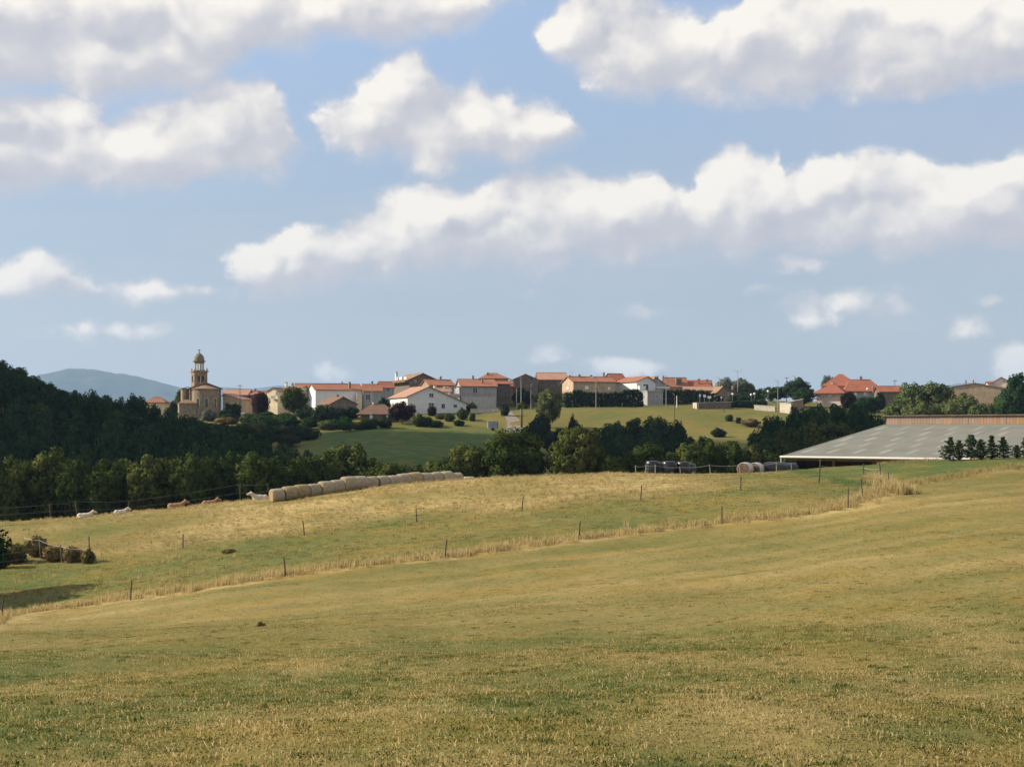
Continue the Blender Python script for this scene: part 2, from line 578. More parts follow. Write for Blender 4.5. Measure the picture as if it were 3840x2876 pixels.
# ------------------------------------------------------------------ terrain
T_PX = np.array([0, 480, 960, 1440, 1920, 2400, 2880, 3360, 3840], float)
T_U = (T_PX - 1920) / F
T_ROWS = [
    (0, [-1.75] * 9),
    (14, [-3.5] * 9),
    (25, [-4.75, -4.75, -4.7, -4.6, -4.5, -4.45, -4.4, -4.3, -4.2]),
    (40, [-6.3, -6.2, -6.0, -5.85, -5.7, -5.55, -5.35, -5.0, -4.6]),
    (60, [-8.9, -8.5, -7.9, -7.4, -6.95, -6.45, -5.9, -5.2, -4.5]),
    (80, [-10.5, -9.6, -8.5, -7.8, -7.05, -6.4, -5.6, -4.7, -4.1]),
    (100, [-9.8, -9.0, -8.1, -7.0, -6.0, -5.1, -4.25, -3.7, -3.35]),
    (126, [-8.5, -7.5, -6.5, -5.3, -4.45, -4.05, -3.75, -3.1, -2.6]),
    (150, [-12, -11, -9.5, -8.4, -7.6, -6.4, -6.4, -6.6, -6.2]),
    (200, [-15, -15.5, -16, -16, -15, -13, -10, -8, -6]),
    (235, [-9, -12, -14, -12, -12.5, -12, -9, -7, -5]),
    (280, [5, -4, -8, -4.2, -7, -7, -7, -5, -3]),
    (340, [7, 1, -1, .7, -.5, -1.2, -1.2, -1, 0]),
    (380, [8, 3, 3, 5.2, 5.6, 6.0, 5.4, 4, 3]),
    (420, [8, 4.5, 5, 8, 9, 9.5, 9, 8, 6]),
    (500, [7, 4.5, 6, 10, 11, 11, 11, 10, 9]),
    (700, [-5, -5, -3, 0, 2, 3, 4, 4, 4]),
    (1500, [-40] * 9),
    (4000, [-60] * 9),
    (16000, [-70] * 9),
]
T_Y = np.array([r[0] for r in T_ROWS], float)
T_L = np.log(T_Y + 12.0)
T_Z = np.array([r[1] for r in T_ROWS], float)
_rng = np.random.default_rng(5)
_WAVES = []
for lam, amp in ((3.1, .020), (5.3, .03), (9.0, .045), (17, .07), (33, .10), (70, .12)):
    for _ in range(3):
        th = _rng.uniform(0, math.pi)
        _WAVES.append((math.cos(th) * 2 * math.pi / lam, math.sin(th) * 2 * math.pi / lam, _rng.uniform(0, 6.28), amp / 1.7))


def hgt(X, Y):
    """height of the ground, camera eye = 0"""
    X = np.asarray(X, float)
    Y = np.asarray(Y, float)
    Yc = np.clip(Y, 0.0, 15999.0)
    u = np.clip(X / np.maximum(Yc, 14.0), T_U[0] - .06, T_U[-1] + .06)
    s = np.clip((u - T_U[0]) / (T_U[1] - T_U[0]), 0, 7.99999)
    i = s.astype(int)
    t = s - i
    i0, i3 = np.maximum(i - 1, 0), np.minimum(i + 2, 8)
    Zt = T_Z.T
    a, b, c, d = Zt[i0], Zt[i], Zt[i + 1], Zt[i3]
    t = t[..., None]
    prof = b + .5 * t * (c - a + t * (2 * a - 5 * b + 4 * c - d + t * (3 * (b - c) + d - a)))
    L = np.log(Yc + 12.0)
    k = np.clip(np.searchsorted(T_L, L, side='right') - 1, 0, len(T_L) - 2)

    def P(kk):
        return np.take_along_axis(prof, kk[..., None], -1)[..., 0]

    kp, k1, k2 = np.maximum(k - 1, 0), k + 1, np.minimum(k + 2, len(T_L) - 1)
    y0, y1 = P(k), P(k1)
    h = T_L[k1] - T_L[k]
    s0 = (y1 - P(kp)) / np.maximum(T_L[k1] - T_L[kp], 1e-6)
    s1 = (P(k2) - y0) / np.maximum(T_L[k2] - T_L[k], 1e-6)
    w = (L - T_L[k]) / h
    m0, m1 = s0 * h * .75, s1 * h * .75
    z = (2 * w**3 - 3 * w**2 + 1) * y0 + (w**3 - 2 * w**2 + w) * m0 + (-2 * w**3 + 3 * w**2) * y1 + (w**3 - w**2) * m1
    for kx, ky, ph, am in _WAVES:
        z = z + am * np.sin(kx * X + ky * Y + ph)
    return z


def gz(x, y):
    return float(hgt(np.array([x]), np.array([y]))[0])


def interp_line(pts):
    """polyline in plan from photograph pixels that lie on the ground"""
    out = []
    for (px, py) in pts:
        u = (px - 1920) / F
        v = (PH - py) / F
        ys = np.arange(8, 135, .25)
        zz = hgt(u * ys, ys)
        ok = np.nonzero(zz / ys >= v)[0]
        Y = float(ys[ok[0]]) if len(ok) else 126.0
        out.append((u * Y, Y))
    return out


def solve_far(px, py, y0=255.0, y1=430.0):
    """distance at which the ground beyond the valley is seen at this pixel"""
    u, v = (px - 1920) / F, (PH - py) / F
    ys = np.arange(y0, y1, .5)
    ok = np.nonzero(hgt(u * ys, ys) / ys >= v)[0]
    return float(ys[ok[0]]) if len(ok) else y1


STRIP_PX = [(-500, 2390), (0, 2312), (260, 2278), (486, 2240), (800, 2200), (1076, 2157), (1380, 2120), (1667, 2092), (1920, 2055), (2170, 2020),
            (2450, 1990), (2708, 1962), (3000, 1934), (3170, 1905), (3260, 1865), (3330, 1835)]
FENCE1_PX = [(330, 2100), (675, 2055), (1140, 2005), (1563, 1955), (1955, 1917), (2402, 1877), (2777, 1838), (3071, 1812)]
EDGE_PX = [(3330, 1835), (3480, 1800), (3650, 1775), (3840, 1748), (4100, 1730)]
STRIP = interp_line(STRIP_PX)
FENCE1 = interp_line(FENCE1_PX)
EDGE = interp_line(EDGE_PX)


def dist_line(X, Y, pts):
    """distance to a polyline and signed side (positive = farther from the camera)"""
    best = np.full(np.shape(X), 1e9)
    side = np.zeros(np.shape(X))
    for (ax, ay), (bx, by) in zip(pts[:-1], pts[1:]):
        dx, dy = bx - ax, by - ay
        L2 = dx * dx + dy * dy
        t = np.clip(((X - ax) * dx + (Y - ay) * dy) / L2, 0, 1)
        ex, ey = X - (ax + t * dx), Y - (ay + t * dy)
        dd = np.hypot(ex, ey)
        cr = (dx * ey - dy * ex) / math.sqrt(L2)
        m = dd < best
        best = np.where(m, dd, best)
        side = np.where(m, cr, side)
    return best, side


def vnoise(X, Y, lam, seed, octv=4):
    """smooth value noise in plan, about -1 .. 1"""
    out = np.zeros(np.shape(X))
    amp, tot = 1.0, 0.0
    for o in range(octv):
        g = np.random.default_rng(seed + o).uniform(-1, 1, (64, 64))
        x, y = X / lam, Y / lam
        xi, yi = np.floor(x).astype(int), np.floor(y).astype(int)
        fx, fy = x - xi, y - yi
        fx, fy = fx * fx * (3 - 2 * fx), fy * fy * (3 - 2 * fy)
        a = g[xi % 64, yi % 64] * (1 - fx) + g[(xi + 1) % 64, yi % 64] * fx
        b = g[xi % 64, (yi + 1) % 64] * (1 - fx) + g[(xi + 1) % 64, (yi + 1) % 64] * fx
        out += amp * (a * (1 - fy) + b * fy)
        tot += amp
        amp *= .55
        lam *= .47
    return out / tot * 1.6


def smooth(a, b, x):
    t = np.clip((x - a) / (b - a), 0, 1)
    return t * t * (3 - 2 * t)


def dryness(X, Y):
    """0 = lush green, 1 = straw; what grows where"""
    ds, ss = dist_line(X, Y, STRIP)
    de, _ = dist_line(X, Y, EDGE)
    d1, s1 = dist_line(X, Y, FENCE1)
    near = .46 + .16 * vnoise(X, Y, 5.0, 1) + .22 * vnoise(X, Y * .6, 1.5, 11, 3)
    mown = .61 + .14 * vnoise(X, Y, 12, 21) + .10 * vnoise(X * .6, Y, 4, 31) + .07 * np.sin((Y - .22 * X) * 1.05 + 1.5 * vnoise(X, Y, 20, 35))
    k = smooth(30, 46, Y)
    v = near * (1 - k) + mown * k
    past = .42 + .16 * vnoise(X, Y, 9, 41) + .10 * vnoise(X, Y, 3, 51)
    far = .70 + .26 * vnoise(X, Y, 11, 61) + .18 * vnoise(X * .5, Y, 4, 66)
    far = far + .12 * smooth(112, 126, Y) - .38 * smooth(8, 40, X)
    v2 = past + (far - past) * smooth(-1.5, 5.0, s1 + 2.0 * vnoise(X, Y, 6, 71))
    beyond = (ss > 0) & (X < STRIP[-1][0] + 1)
    v = np.where(beyond, v2, v)
    v = v + (1.0 - v) * .9 * (1 - smooth(.5, 2.2, ds + .7 * vnoise(X, Y, 2.5, 81)))
    v = v + (.85 - v) * .6 * (1 - smooth(.4, 2.2, de + .8 * vnoise(X, Y, 3, 91)))
    green = smooth(0, 6, -(X - 25)) * 0
    # lush strip before the barn
    _, se = dist_line(X, Y, EDGE)
    v = np.where((X > STRIP[-1][0] - 2) & (se > 0), .16 + .08 * vnoise(X, Y, 6, 101), v)
    # beyond the valley: dark green meadow and the golden field below the houses
    u = X / np.maximum(Y, 1)
    px = u * F + 1920
    vill = .36 + .2 * vnoise(X, Y, 15, 111)
    gold = smooth(1960, 2040, px) * (1 - smooth(2880, 2960, px)) * smooth(318, 336, Y) * (1 - smooth(398, 404, Y))
    vill = vill + (.43 + .14 * vnoise(X, Y, 14, 121) + .08 * vnoise(X, Y * 3, 9, 127) - vill) * gold
    mead = smooth(1180, 1240, px) * (1 - smooth(1880, 1960, px)) * smooth(255, 270, Y) * (1 - smooth(336, 342, Y))
    vill = vill + (.05 - vill) * mead
    v = np.where(Y > 138, vill, v)
    return np.clip(v, 0, 1)


def ground_material():
    m, nn, out = new_mat('field')
    p = nn.new('ShaderNodeBsdfPrincipled')
    geo = nn.new('ShaderNodeNewGeometry')
    pos = geo.outputs['Position']
    at_ = nn.new('ShaderNodeAttribute', attribute_name='dry')
    dry = at_.outputs['Fac']
    fine = nn.noise(nn.vec('MULTIPLY', pos, (1, .55, 1)), 5.5, 6, .68)
    mid = nn.noise(nn.vec('MULTIPLY', pos, (1, .6, 1)), 1.1, 4, .6)
    k = nn.math('ADD', dry, nn.math('MULTIPLY_ADD', fine, .55, -.275))
    k = nn.math('ADD', k, nn.math('MULTIPLY_ADD', mid, .35, -.175))
    c = nn.ramp(k, [(.0, (.050, .098, .024)), (.25, (.104, .120, .033)), (.5, (.160, .142, .041)), (.75, (.242, .186, .066)), (1.0, (.40, .30, .125))])
    # yellowed and rusty patches, bare earth showing between the blades
    patch = nn.noise(pos, .23, 3, .6)
    c = nn.mix(nn.math('MULTIPLY', nn.maprange(patch, .46, .66), .6), c, nn.mix(.55, c, (.27, .165, .03)))
    soil = nn.noise(pos, 3.1, 5, .7)
    c = nn.mix(nn.math('MULTIPLY', nn.maprange(soil, .62, .78), .5), c, (.10, .072, .035))
    nn.put(p.inputs['Base Color'], c)
    p.inputs['Roughness'].default_value = .95
    p.inputs['Specular IOR Level'].default_value = .08
    b = nn.new('ShaderNodeBump')
    b.inputs['Strength'].default_value = .25
    b.inputs['Distance'].default_value = .05
    nn.put(b.inputs['Height'], nn.noise(pos, 4.5, 6, .7))
    nn.put(p.inputs['Normal'], b.outputs[0])
    nn.put(out.inputs['Surface'], p.outputs[0])
    return m


M['field'] = ground_material()


def build_ground():
    us = np.concatenate([np.linspace(-2.2, -.5, 18), np.linspace(-.48, .48, 150), np.linspace(.5, 2.2, 18)])
    ys = np.concatenate([np.arange(-40, 8, 4.0), np.arange(8, 135, .62), np.arange(135, 460, 4.0), np.geomspace(460, 15500, 46)])
    U, Yg = np.meshgrid(us, ys)
    X = U * (np.abs(Yg) + 16.0)
    Z = hgt(X, Yg)
    d = dryness(X, Yg)
    nx, ny = len(us), len(ys)
    v = np.stack([X, Yg, Z], -1).reshape(-1, 3)
    i = np.arange(nx * ny).reshape(ny, nx)
    f = np.stack([i[:-1, :-1], i[:-1, 1:], i[1:, 1:], i[1:, :-1]], -1).reshape(-1, 4)
    me = bpy.data.meshes.new('ground')
    me.from_pydata(v.tolist(), [], f.tolist())
    me.polygons.foreach_set('use_smooth', [True] * len(me.polygons))
    a = me.attributes.new('dry', 'FLOAT', 'POINT')
    a.data.foreach_set('value', d.reshape(-1).astype(np.float32))
    me.materials.append(M['field'])
    o = link('ground', me)
    tag(o, kind='structure')
    return o


ground = build_ground()


# ------------------------------------------------------------------ far hills
def far_hill(name, profile, Y, depth, seed):
    rng = np.random.default_rng(seed)
    xs = np.linspace(profile[0][0], profile[-1][0], 160)
    top = np.interp(xs, [p[0] for p in profile], [p[1] for p in profile])
    ker = np.hanning(9)
    top = np.convolve(np.pad(top, 4, mode='edge'), ker / ker.sum(), 'valid')
    rows = 26
    vs, fs = [], []
    for j in range(rows):
        w = j / (rows - 1)
        s = math.sin(w * math.pi) ** .8
        Yj = Y + (w - .5) * depth
        for k in range(160):
            X = (xs[k] - 1920) / F * Y
            base = -75.0
            peak = (PH - top[k]) / F * Y
            z = base + (peak - base) * s
            z += (1 - abs(2 * w - 1)) * 6 * math.sin(k * .7 + j * .9) * (1 if w < .45 else .2) + rng.normal(0, 2.2)
            vs.append((X, Yj, z))
    for j in range(rows - 1):
        for k in range(159):
            fs.append((j * 160 + k, j * 160 + k + 1, (j + 1) * 160 + k + 1, (j + 1) * 160 + k))
    me = bpy.data.meshes.new(name)
    me.from_pydata(vs, [], fs)
    me.polygons.foreach_set('use_smooth', [True] * len(me.polygons))
    me.materials.append(M['hill'])
    o = link(name, me)
    tag(o, kind='structure')
    return o


M['hill'] = pbr('hill', (.055, .075, .035), .95, .1, .3, .004, 0, 5, world_pos=True)
far_hill('hill', [(-700, 1640), (-200, 1560), (60, 1475), (160, 1415), (230, 1392), (300, 1382), (350, 1384), (400, 1396), (470, 1404),
                  (540, 1418), (620, 1440), (700, 1458), (800, 1480), (1000, 1530), (1300, 1640)], 9300, 2400, 1)
far_hill('hill', [(500, 1560), (700, 1480), (820, 1452), (880, 1452), (960, 1462), (1010, 1448), (1080, 1446), (1200, 1462), (1500, 1500),
                  (2200, 1530), (3000, 1510), (3400, 1470), (3560, 1445), (3620, 1432), (3680, 1440), (3760, 1438), (3840, 1448), (4200, 1520)],
         12300, 2400, 2)


# ------------------------------------------------------------------ hazy air and the cloud that shades the valley
def build_haze():
    me = MB().box(-11000, 11000, -150, 14500, -90, 500).mesh('haze')
    m, nn, out = new_mat('haze')
    v = nn.new('ShaderNodeVolumePrincipled')
    v.inputs['Color'].default_value = (.47, .69, 1.0, 1)
    v.inputs['Density'].default_value = HAZE
    v.inputs['Anisotropy'].default_value = .1
    nn.put(out.inputs['Volume'], v.outputs[0])
    me.materials.append(m)
    tag(link('haze', me), kind='stuff')


HAZE = 7.5e-5
build_haze()


def blob(c, r, seed, sub=4, amp=.22):
    import bmesh
    bm = bmesh.new()
    bmesh.ops.create_icosphere(bm, subdivisions=sub, radius=1.0)
    rng = np.random.default_rng(seed)
    ws = [(rng.normal(0, 1, 3) * f, rng.uniform(0, 6.28), a) for f, a in ((1.5, .5), (3, .3), (5, .2), (8, .12)) for _ in range(3)]
    for v in bm.verts:
        p = np.array(v.co)
        k = 1 + amp * sum(a * math.sin(float(w @ p) + ph) for w, ph, a in ws)
        v.co = Vector((c[0] + p[0] * k * r[0], c[1] + p[1] * k * r[1], c[2] + p[2] * k * r[2]))
    me = bpy.data.meshes.new('blob')
    bm.to_mesh(me)
    bm.free()
    me.polygons.foreach_set('use_smooth', [True] * len(me.polygons))
    return me


M['cloud'] = pbr('cloud', (.9, .9, .9), 1.0, 0, .02, .01)
k_ = 640.0 / math.tan(SUN_EL)
off_ = Vector((math.sin(SUN_AZ) * k_, math.cos(SUN_AZ) * k_, 640.0))
cl = link('cloud', blob((0, 0, 0), (170, 70, 32), 4), M['cloud'], loc=Vector((-72, 270, 0)) + off_)
tag(cl, kind='stuff')


def ORDN(i):
    return (ORD + ['twenty-first', 'twenty-second', 'twenty-third', 'twenty-fourth'])[i].capitalize()


# ------------------------------------------------------------------ trees
def unit(v):
    return v / np.maximum(np.linalg.norm(v, axis=-1, keepdims=True), 1e-9)


def foliage_mesh(name, clumps, n_leaf, size, seed, mat, centre, core=.55, droop=0.0, flat=1.0):
    """leaf faces spread over a set of clumps (x, y, z, r); normals follow the clump so that each reads as a tuft"""
    rng = np.random.default_rng(seed)
    cl_ = np.array(clumps, float)
    wts = cl_[:, 3] ** 2
    which = rng.choice(len(cl_), n_leaf, p=wts / wts.sum())
    dirs = unit(rng.normal(0, 1, (n_leaf, 3)))
    rad = cl_[which, 3] * rng.uniform(.55, 1.08, n_leaf) ** .6
    off = dirs * rad[:, None]
    off[:, 2] *= flat
    pos = cl_[which, :3] + off
    outw = unit(pos - np.array(centre))
    nrm = unit(dirs * .85 + outw * .35 + rng.normal(0, .25, (n_leaf, 3)))
    ref = unit(rng.normal(0, 1, (n_leaf, 3)))
    fn = unit(nrm + rng.normal(0, .55, (n_leaf, 3)))
    a = unit(np.cross(fn, ref))
    b = np.cross(fn, a)
    s = size * rng.uniform(.55, 1.35, n_leaf)[:, None]
    a = a * s
    b = b * s * .75
    q = np.stack([pos - a, pos - b * .8 + a * .1, pos + a, pos + b * .8 - a * .1], 1)
    q[:, 2, 2] -= droop * size
    verts = q.reshape(-1, 3)
    faces = np.arange(n_leaf * 4).reshape(-1, 4)
    norms = np.repeat(nrm, 4, axis=0)
    V = verts.tolist()
    Fc = faces.tolist()
    NN = norms.tolist()
    if core:
        # solid blob added inside each clump to stop light showing through
        t = (1 + 5 ** .5) / 2
        ico = unit(np.array([(-1, t, 0), (1, t, 0), (-1, -t, 0), (1, -t, 0), (0, -1, t), (0, 1, t), (0, -1, -t), (0, 1, -t), (t, 0, -1), (t, 0, 1), (-t, 0, -1), (-t, 0, 1)], float))
        fi = [(0, 11, 5), (0, 5, 1), (0, 1, 7), (0, 7, 10), (0, 10, 11), (1, 5, 9), (5, 11, 4), (11, 10, 2), (10, 7, 6), (7, 1, 8), (3, 9, 4), (3, 4, 2), (3, 2, 6), (3, 6, 8), (3, 8, 9), (4, 9, 5), (2, 4, 11), (6, 2, 10), (8, 6, 7), (9, 8, 1)]
        for (x, y, z, r) in clumps:
            b0 = len(V)
            pts = ico * r * core * np.array([1, 1, flat]) * rng.uniform(.8, 1.2, (12, 1))
            V += (pts + np.array([x, y, z])).tolist()
            NN += ico.tolist()
            Fc += [[i + b0 for i in f] for f in fi]
    me = bpy.data.meshes.new(name)
    me.from_pydata(V, [], Fc)
    me.polygons.foreach_set('use_smooth', [True] * len(me.polygons))
    me.normals_split_custom_set_from_vertices(NN)
    me.materials.append(mat)
    return me


def crown_clumps(seed, w, z0, z1, n, rmin, rmax, shape='round'):
    rng = np.random.default_rng(seed)
    out = []
    h = z1 - z0
    tries = 0
    while len(out) < n and tries < 4000:
        tries += 1
        p = rng.uniform(-1, 1, 3)
        r = np.linalg.norm(p)
        if r > 1 or r < .45:
            continue
        t = (p[2] + 1) / 2
        if shape == 'round':
            k = 1.0
        elif shape == 'cone':
            k = 1.15 - .8 * t
        else:
            k = 1.0
        rr = rng.uniform(rmin, rmax)
        z = z0 + rr * .7 + t * (h - rr * 1.5)
        c = (p[0] * (w - rr * .8) * k, p[1] * (w - rr * .8) * k, z, rr)
        if any((c[0] - q[0])**2 + (c[1] - q[1])**2 + (c[2] - q[2])**2 < (.55 * (rr + q[3]) * .85)**2 for q in out):
            continue
        out.append(c)
    return out


def trunk_mesh(name, h, r, clumps, seed, limbs=7):
    rng = random.Random(seed)
    mb = MB()
    lean = (rng.uniform(-.3, .3), rng.uniform(-.3, .3))
    pts = [(0, 0, -.6), (0, 0, .15 * h), (lean[0] * .5, lean[1] * .5, .4 * h), (lean[0], lean[1], .72 * h)]
    mb.tube(pts, [r * 1.35, r, r * .75, r * .3], 8)
    for c in sorted(clumps, key=lambda c: rng.random())[:limbs]:
        s = rng.uniform(.22, .5) * h
        a = Vector((lean[0] * .4, lean[1] * .4, s))
        b = Vector(c[:3])
        mid = a.lerp(b, .5) + Vector((0, 0, .06 * h))
        mb.tube([a, mid, b], [r * .45, r * .28, r * .08], 5)
    return mb.mesh(name, M['bark'], True)


PROTO = {}


def proto_tree(key, seed, h, w, z0, n, rmin, rmax, n_leaf, leaf, shape='round', trunk=.16, core=.55):
    cl_ = crown_clumps(seed, w, z0, h, n, rmin, rmax, shape)
    cr = foliage_mesh('crown_' + key, cl_, n_leaf, leaf, seed, M['leaf_oak'], (0, 0, z0 + (h - z0) * .4), core)
    tr = trunk_mesh('trunk_' + key, h, trunk, cl_, seed)
    PROTO[key] = (cr, tr, h, w)


# broad crowns, unit: metres
for k_, sd in enumerate((3, 7, 12, 19)):
    proto_tree('oak%d' % k_, sd, 9.0, 4.2, 1.2, 40, .85, 1.6, 5200, .25)
proto_tree('tall0', 23, 11.0, 3.6, 1.0, 46, .8, 1.5, 5000, .25)
proto_tree('tall1', 29, 11.0, 3.2, .8, 46, .7, 1.4, 5000, .24, 'cone')
for k_, sd in enumerate((31, 37, 41)):
    proto_tree('bush%d' % k_, sd, 3.0, 1.9, -.2, 22, .5, .95, 2200, .17, trunk=.07)
proto_tree('big0', 53, 9.0, 4.3, .2, 80, .7, 1.35, 12000, .19)
proto_tree('big1', 59, 9.0, 4.3, .2, 80, .7, 1.35, 12000, .19)


_mesh_with = {}


def with_mat(me, mat):
    key = (me.name, mat.name)
    if key not in _mesh_with:
        c = me.copy()
        c.materials.clear()
        c.materials.append(mat)
        _mesh_with[key] = c
    return _mesh_with[key]


def plant(name, proto, x, y, height, width, mat, label, cat, group=None, rz=None, sink=.15):
    cr, tr, h, w = PROTO[proto]
    rng = random.Random(int(x * 37 + y * 101))
    e = empty(name, (x, y, gz(x, y) - sink), rng.uniform(0, 6.28) if rz is None else rz)
    e.scale = (width / 2 / w, width / 2 / w, height / h)
    link('crown', with_mat(cr, M[mat]), None, e)
    link('trunk', tr, None, e)
    tag(e, label, cat, group)
    return e


def plant_px(name, proto, px, top_py, Y, wpx, mat, label, cat, group=None, min_h=1.0):
    p = at(px, top_py, Y)
    g = gz(p.x, Y)
    return plant(name, proto, p.x, Y, max(p.z - g + .15, min_h), wpx / F * Y, mat, label, cat, group)


def plant_pb(name, proto, px, top_py, base_py, wpx, mat, label, cat, group=None):
    """a plant whose foot is seen at base_py"""
    Y = solve_far(px, base_py)
    x = (px - 1920) / F * Y
    return plant(name, proto, x, Y, (base_py - top_py) / F * Y + .15, wpx / F * Y, mat, label, cat, group)


OAKS = ['oak0', 'oak1', 'oak2', 'oak3', 'tall0', 'tall1']
BUSH = ['bush0', 'bush1', 'bush2']
rnd = random.Random(11)

# the two broad trees behind the crest
plant_px('oak_tree', 'big0', 1925, 1588, 152, 262, 'leaf_oak', 'broad rounded oak behind the crest, left of the two big ones', 'tree')
plant_px('oak_tree', 'big1', 2170, 1590, 150, 244, 'leaf_oak', 'broad rounded oak behind the crest, right of the two big ones', 'tree')

# sunlit front edge of the wood
EDGE_TREES = [(-60, 1690, 150, 130), (30, 1698, 150, 120), (115, 1702, 154, 110), (200, 1670, 152, 150), (290, 1712, 150, 120), (390, 1706, 150, 130),
              (470, 1706, 154, 110), (560, 1696, 150, 130), (640, 1700, 152, 120), (720, 1695, 150, 130), (800, 1692, 154, 130),
              (880, 1678, 158, 130), (960, 1690, 150, 120), (1050, 1700, 152, 130), (1130, 1690, 156, 120), (1215, 1690, 158, 120),
              (1300, 1650, 160, 150), (1390, 1705, 158, 120), (1470, 1725, 156, 120), (1560, 1735, 156, 110), (1640, 1715, 158, 120), (1765, 1652, 154, 150),
              (1700, 1700, 152, 110)]
for i, (px, ty, Y, w) in enumerate(sorted(EDGE_TREES)):
    plant_px('oak_tree', OAKS[i % 4], px, ty + (i % 3) * 5, Y, w * 1.5, 'leaf_oak', ('%s olive oak from the left along the front edge of the wood' % ORDN(i)), 'tree',
             'oaks along the front edge of the wood')
for i, (px, ty, Y, w) in enumerate([(2300, 1700, 148, 110), (2370, 1690, 150, 110), (2430, 1645, 156, 140), (2520, 1680, 158, 120), (2590, 1655, 165, 130), (2660, 1640, 168, 130),
                                    (2740, 1642, 172, 140), (2820, 1662, 172, 120), (2890, 1680, 172, 110), (2960, 1692, 178, 110)]):
    plant_px('oak_tree', OAKS[(i + 2) % 6], px, ty, Y, w * 1.15, 'leaf_oak', ('%s scrub oak from the left between the big oaks and the barn' % ORDN(i)), 'tree',
             'scrub oaks left of the barn')

# second rank, deeper in the wood
for i, (px, ty, Y, w) in enumerate([(840, 1630, 205, 150), (930, 1612, 225, 150), (1000, 1622, 215, 140), (1080, 1638, 205, 140), (1160, 1660, 195, 130),
                                    (760, 1650, 195, 140), (680, 1660, 190, 140), (900, 1650, 190, 130), (1010, 1665, 185, 120), (1240, 1690, 190, 120),
                                    (1280, 1700, 180, 120)]):
    plant_px('oak_tree', OAKS[(i + 1) % 6], px, ty, Y, w, 'leaf_wood', 'dark green oak in the second rank of the wood below the church', 'tree',
             'oaks in the second rank of the wood')

# dark wooded hillside on the left
SKY_PX = np.array([-400, -100, 0, 45, 85, 110, 150, 200, 260, 300, 340, 400, 430, 470, 510, 560, 620, 680, 760, 820, 880])
SKY_PY = np.array([1300, 1335, 1348, 1348, 1375, 1400, 1412, 1438, 1455, 1462, 1458, 1474, 1490, 1480, 1460, 1496, 1515, 1545, 1575, 1592, 1620])
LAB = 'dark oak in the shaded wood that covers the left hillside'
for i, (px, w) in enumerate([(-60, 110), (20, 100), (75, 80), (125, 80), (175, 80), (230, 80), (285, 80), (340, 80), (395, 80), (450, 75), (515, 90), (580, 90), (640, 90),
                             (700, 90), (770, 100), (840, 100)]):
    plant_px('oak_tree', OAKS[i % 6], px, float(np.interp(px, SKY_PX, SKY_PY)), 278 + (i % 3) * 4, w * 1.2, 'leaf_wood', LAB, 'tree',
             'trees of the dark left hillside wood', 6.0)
cnt = 0
for row, Y in enumerate((182, 194, 206, 218, 231, 244, 257, 269)):
    px = -130 + (row % 2) * 40
    while px < 860 - row * 6:
        w = rnd.uniform(100, 135) * 200 / Y
        p = at(px, 0, Y)
        g = gz(p.x, Y)
        lim = (PH - np.interp(px, SKY_PX, SKY_PY) - 8) / F * Y
        hh = min(rnd.uniform(8.0, 11.0), max(3.5, lim - g))
        if g + hh < (PH - 1775) / F * Y:
            px += w * .6
            continue
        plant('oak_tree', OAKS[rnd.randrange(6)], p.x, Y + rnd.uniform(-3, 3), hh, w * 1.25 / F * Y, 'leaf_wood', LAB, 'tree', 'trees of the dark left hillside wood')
        cnt += 1
        px += w * .74
print('hillside trees', cnt)

# dark groups in the valley
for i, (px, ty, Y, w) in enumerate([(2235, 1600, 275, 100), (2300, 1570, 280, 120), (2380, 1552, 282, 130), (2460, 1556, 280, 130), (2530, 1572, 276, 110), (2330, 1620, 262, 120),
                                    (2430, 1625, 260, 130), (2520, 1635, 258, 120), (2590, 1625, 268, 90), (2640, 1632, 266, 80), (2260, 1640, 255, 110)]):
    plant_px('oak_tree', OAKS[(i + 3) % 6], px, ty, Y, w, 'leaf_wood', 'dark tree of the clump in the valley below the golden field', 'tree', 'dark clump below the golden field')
for i, (px, ty, Y, w) in enumerate([(2850, 1600, 262, 100), (2905, 1548, 266, 110), (2985, 1522, 270, 120), (3060, 1502, 275, 130), (3140, 1496, 278, 130), (3215, 1508, 276, 110),
                                    (3275, 1545, 270, 90), (2960, 1590, 245, 130), (3050, 1570, 245, 140), (3140, 1565, 245, 140), (3220, 1580, 244, 120), (2890, 1640, 232, 120),
                                    (2990, 1640, 230, 130), (3090, 1635, 226, 130), (3190, 1625, 224, 120)]):
    plant_px('oak_tree', OAKS[(i + 1) % 6], px, ty, Y, w * 1.1, 'leaf_wood' if i < 7 else 'leaf_oak', 'green tree of the thicket behind the barn roof', 'tree', 'thicket left of the barn ridge')
plant_pb('round_shrub', 'bush1', 2695, 1604, 1640, 62, 'leaf_dark', 'dark round shrub alone low in the golden field', 'shrub')
plant_pb('shrub', 'bush0', 2735, 1553, 1580, 34, 'leaf_wood', 'small dark shrub in the golden field, left of a pair', 'shrub')
plant_pb('shrub', 'bush2', 2770, 1563, 1588, 28, 'leaf_copper', 'small brownish shrub in the golden field, right of a pair', 'shrub')
plant_pb('shrub', 'bush1', 2815, 1570, 1598, 80, 'leaf_dry', 'low olive shrub on the right edge of the golden field', 'shrub')
plant_px('poplar_tree', 'oak3', 2060, 1450, 352, 120, 'leaf_light', 'tall loose olive tree left of the golden field', 'tree')
plant_px('shrub', 'bush0', 2025, 1545, 320, 90, 'leaf_dark', 'dark shrub at the foot of the tall loose olive tree', 'shrub')
plant_px('shrub', 'bush1', 2150, 1552, 318, 46, 'leaf_dark', 'small dark shrub on the lower edge of the golden field', 'shrub')
for i, (px, ty, w) in enumerate([(2090, 1600, 120), (2180, 1590, 120), (1990, 1580, 80)]):
    plant_px('shrub', BUSH[i], px, ty, 300 - i * 4, w, 'leaf_dark', 'low dark scrub in the gully behind the two big oaks', 'shrub', 'scrub in the gully')

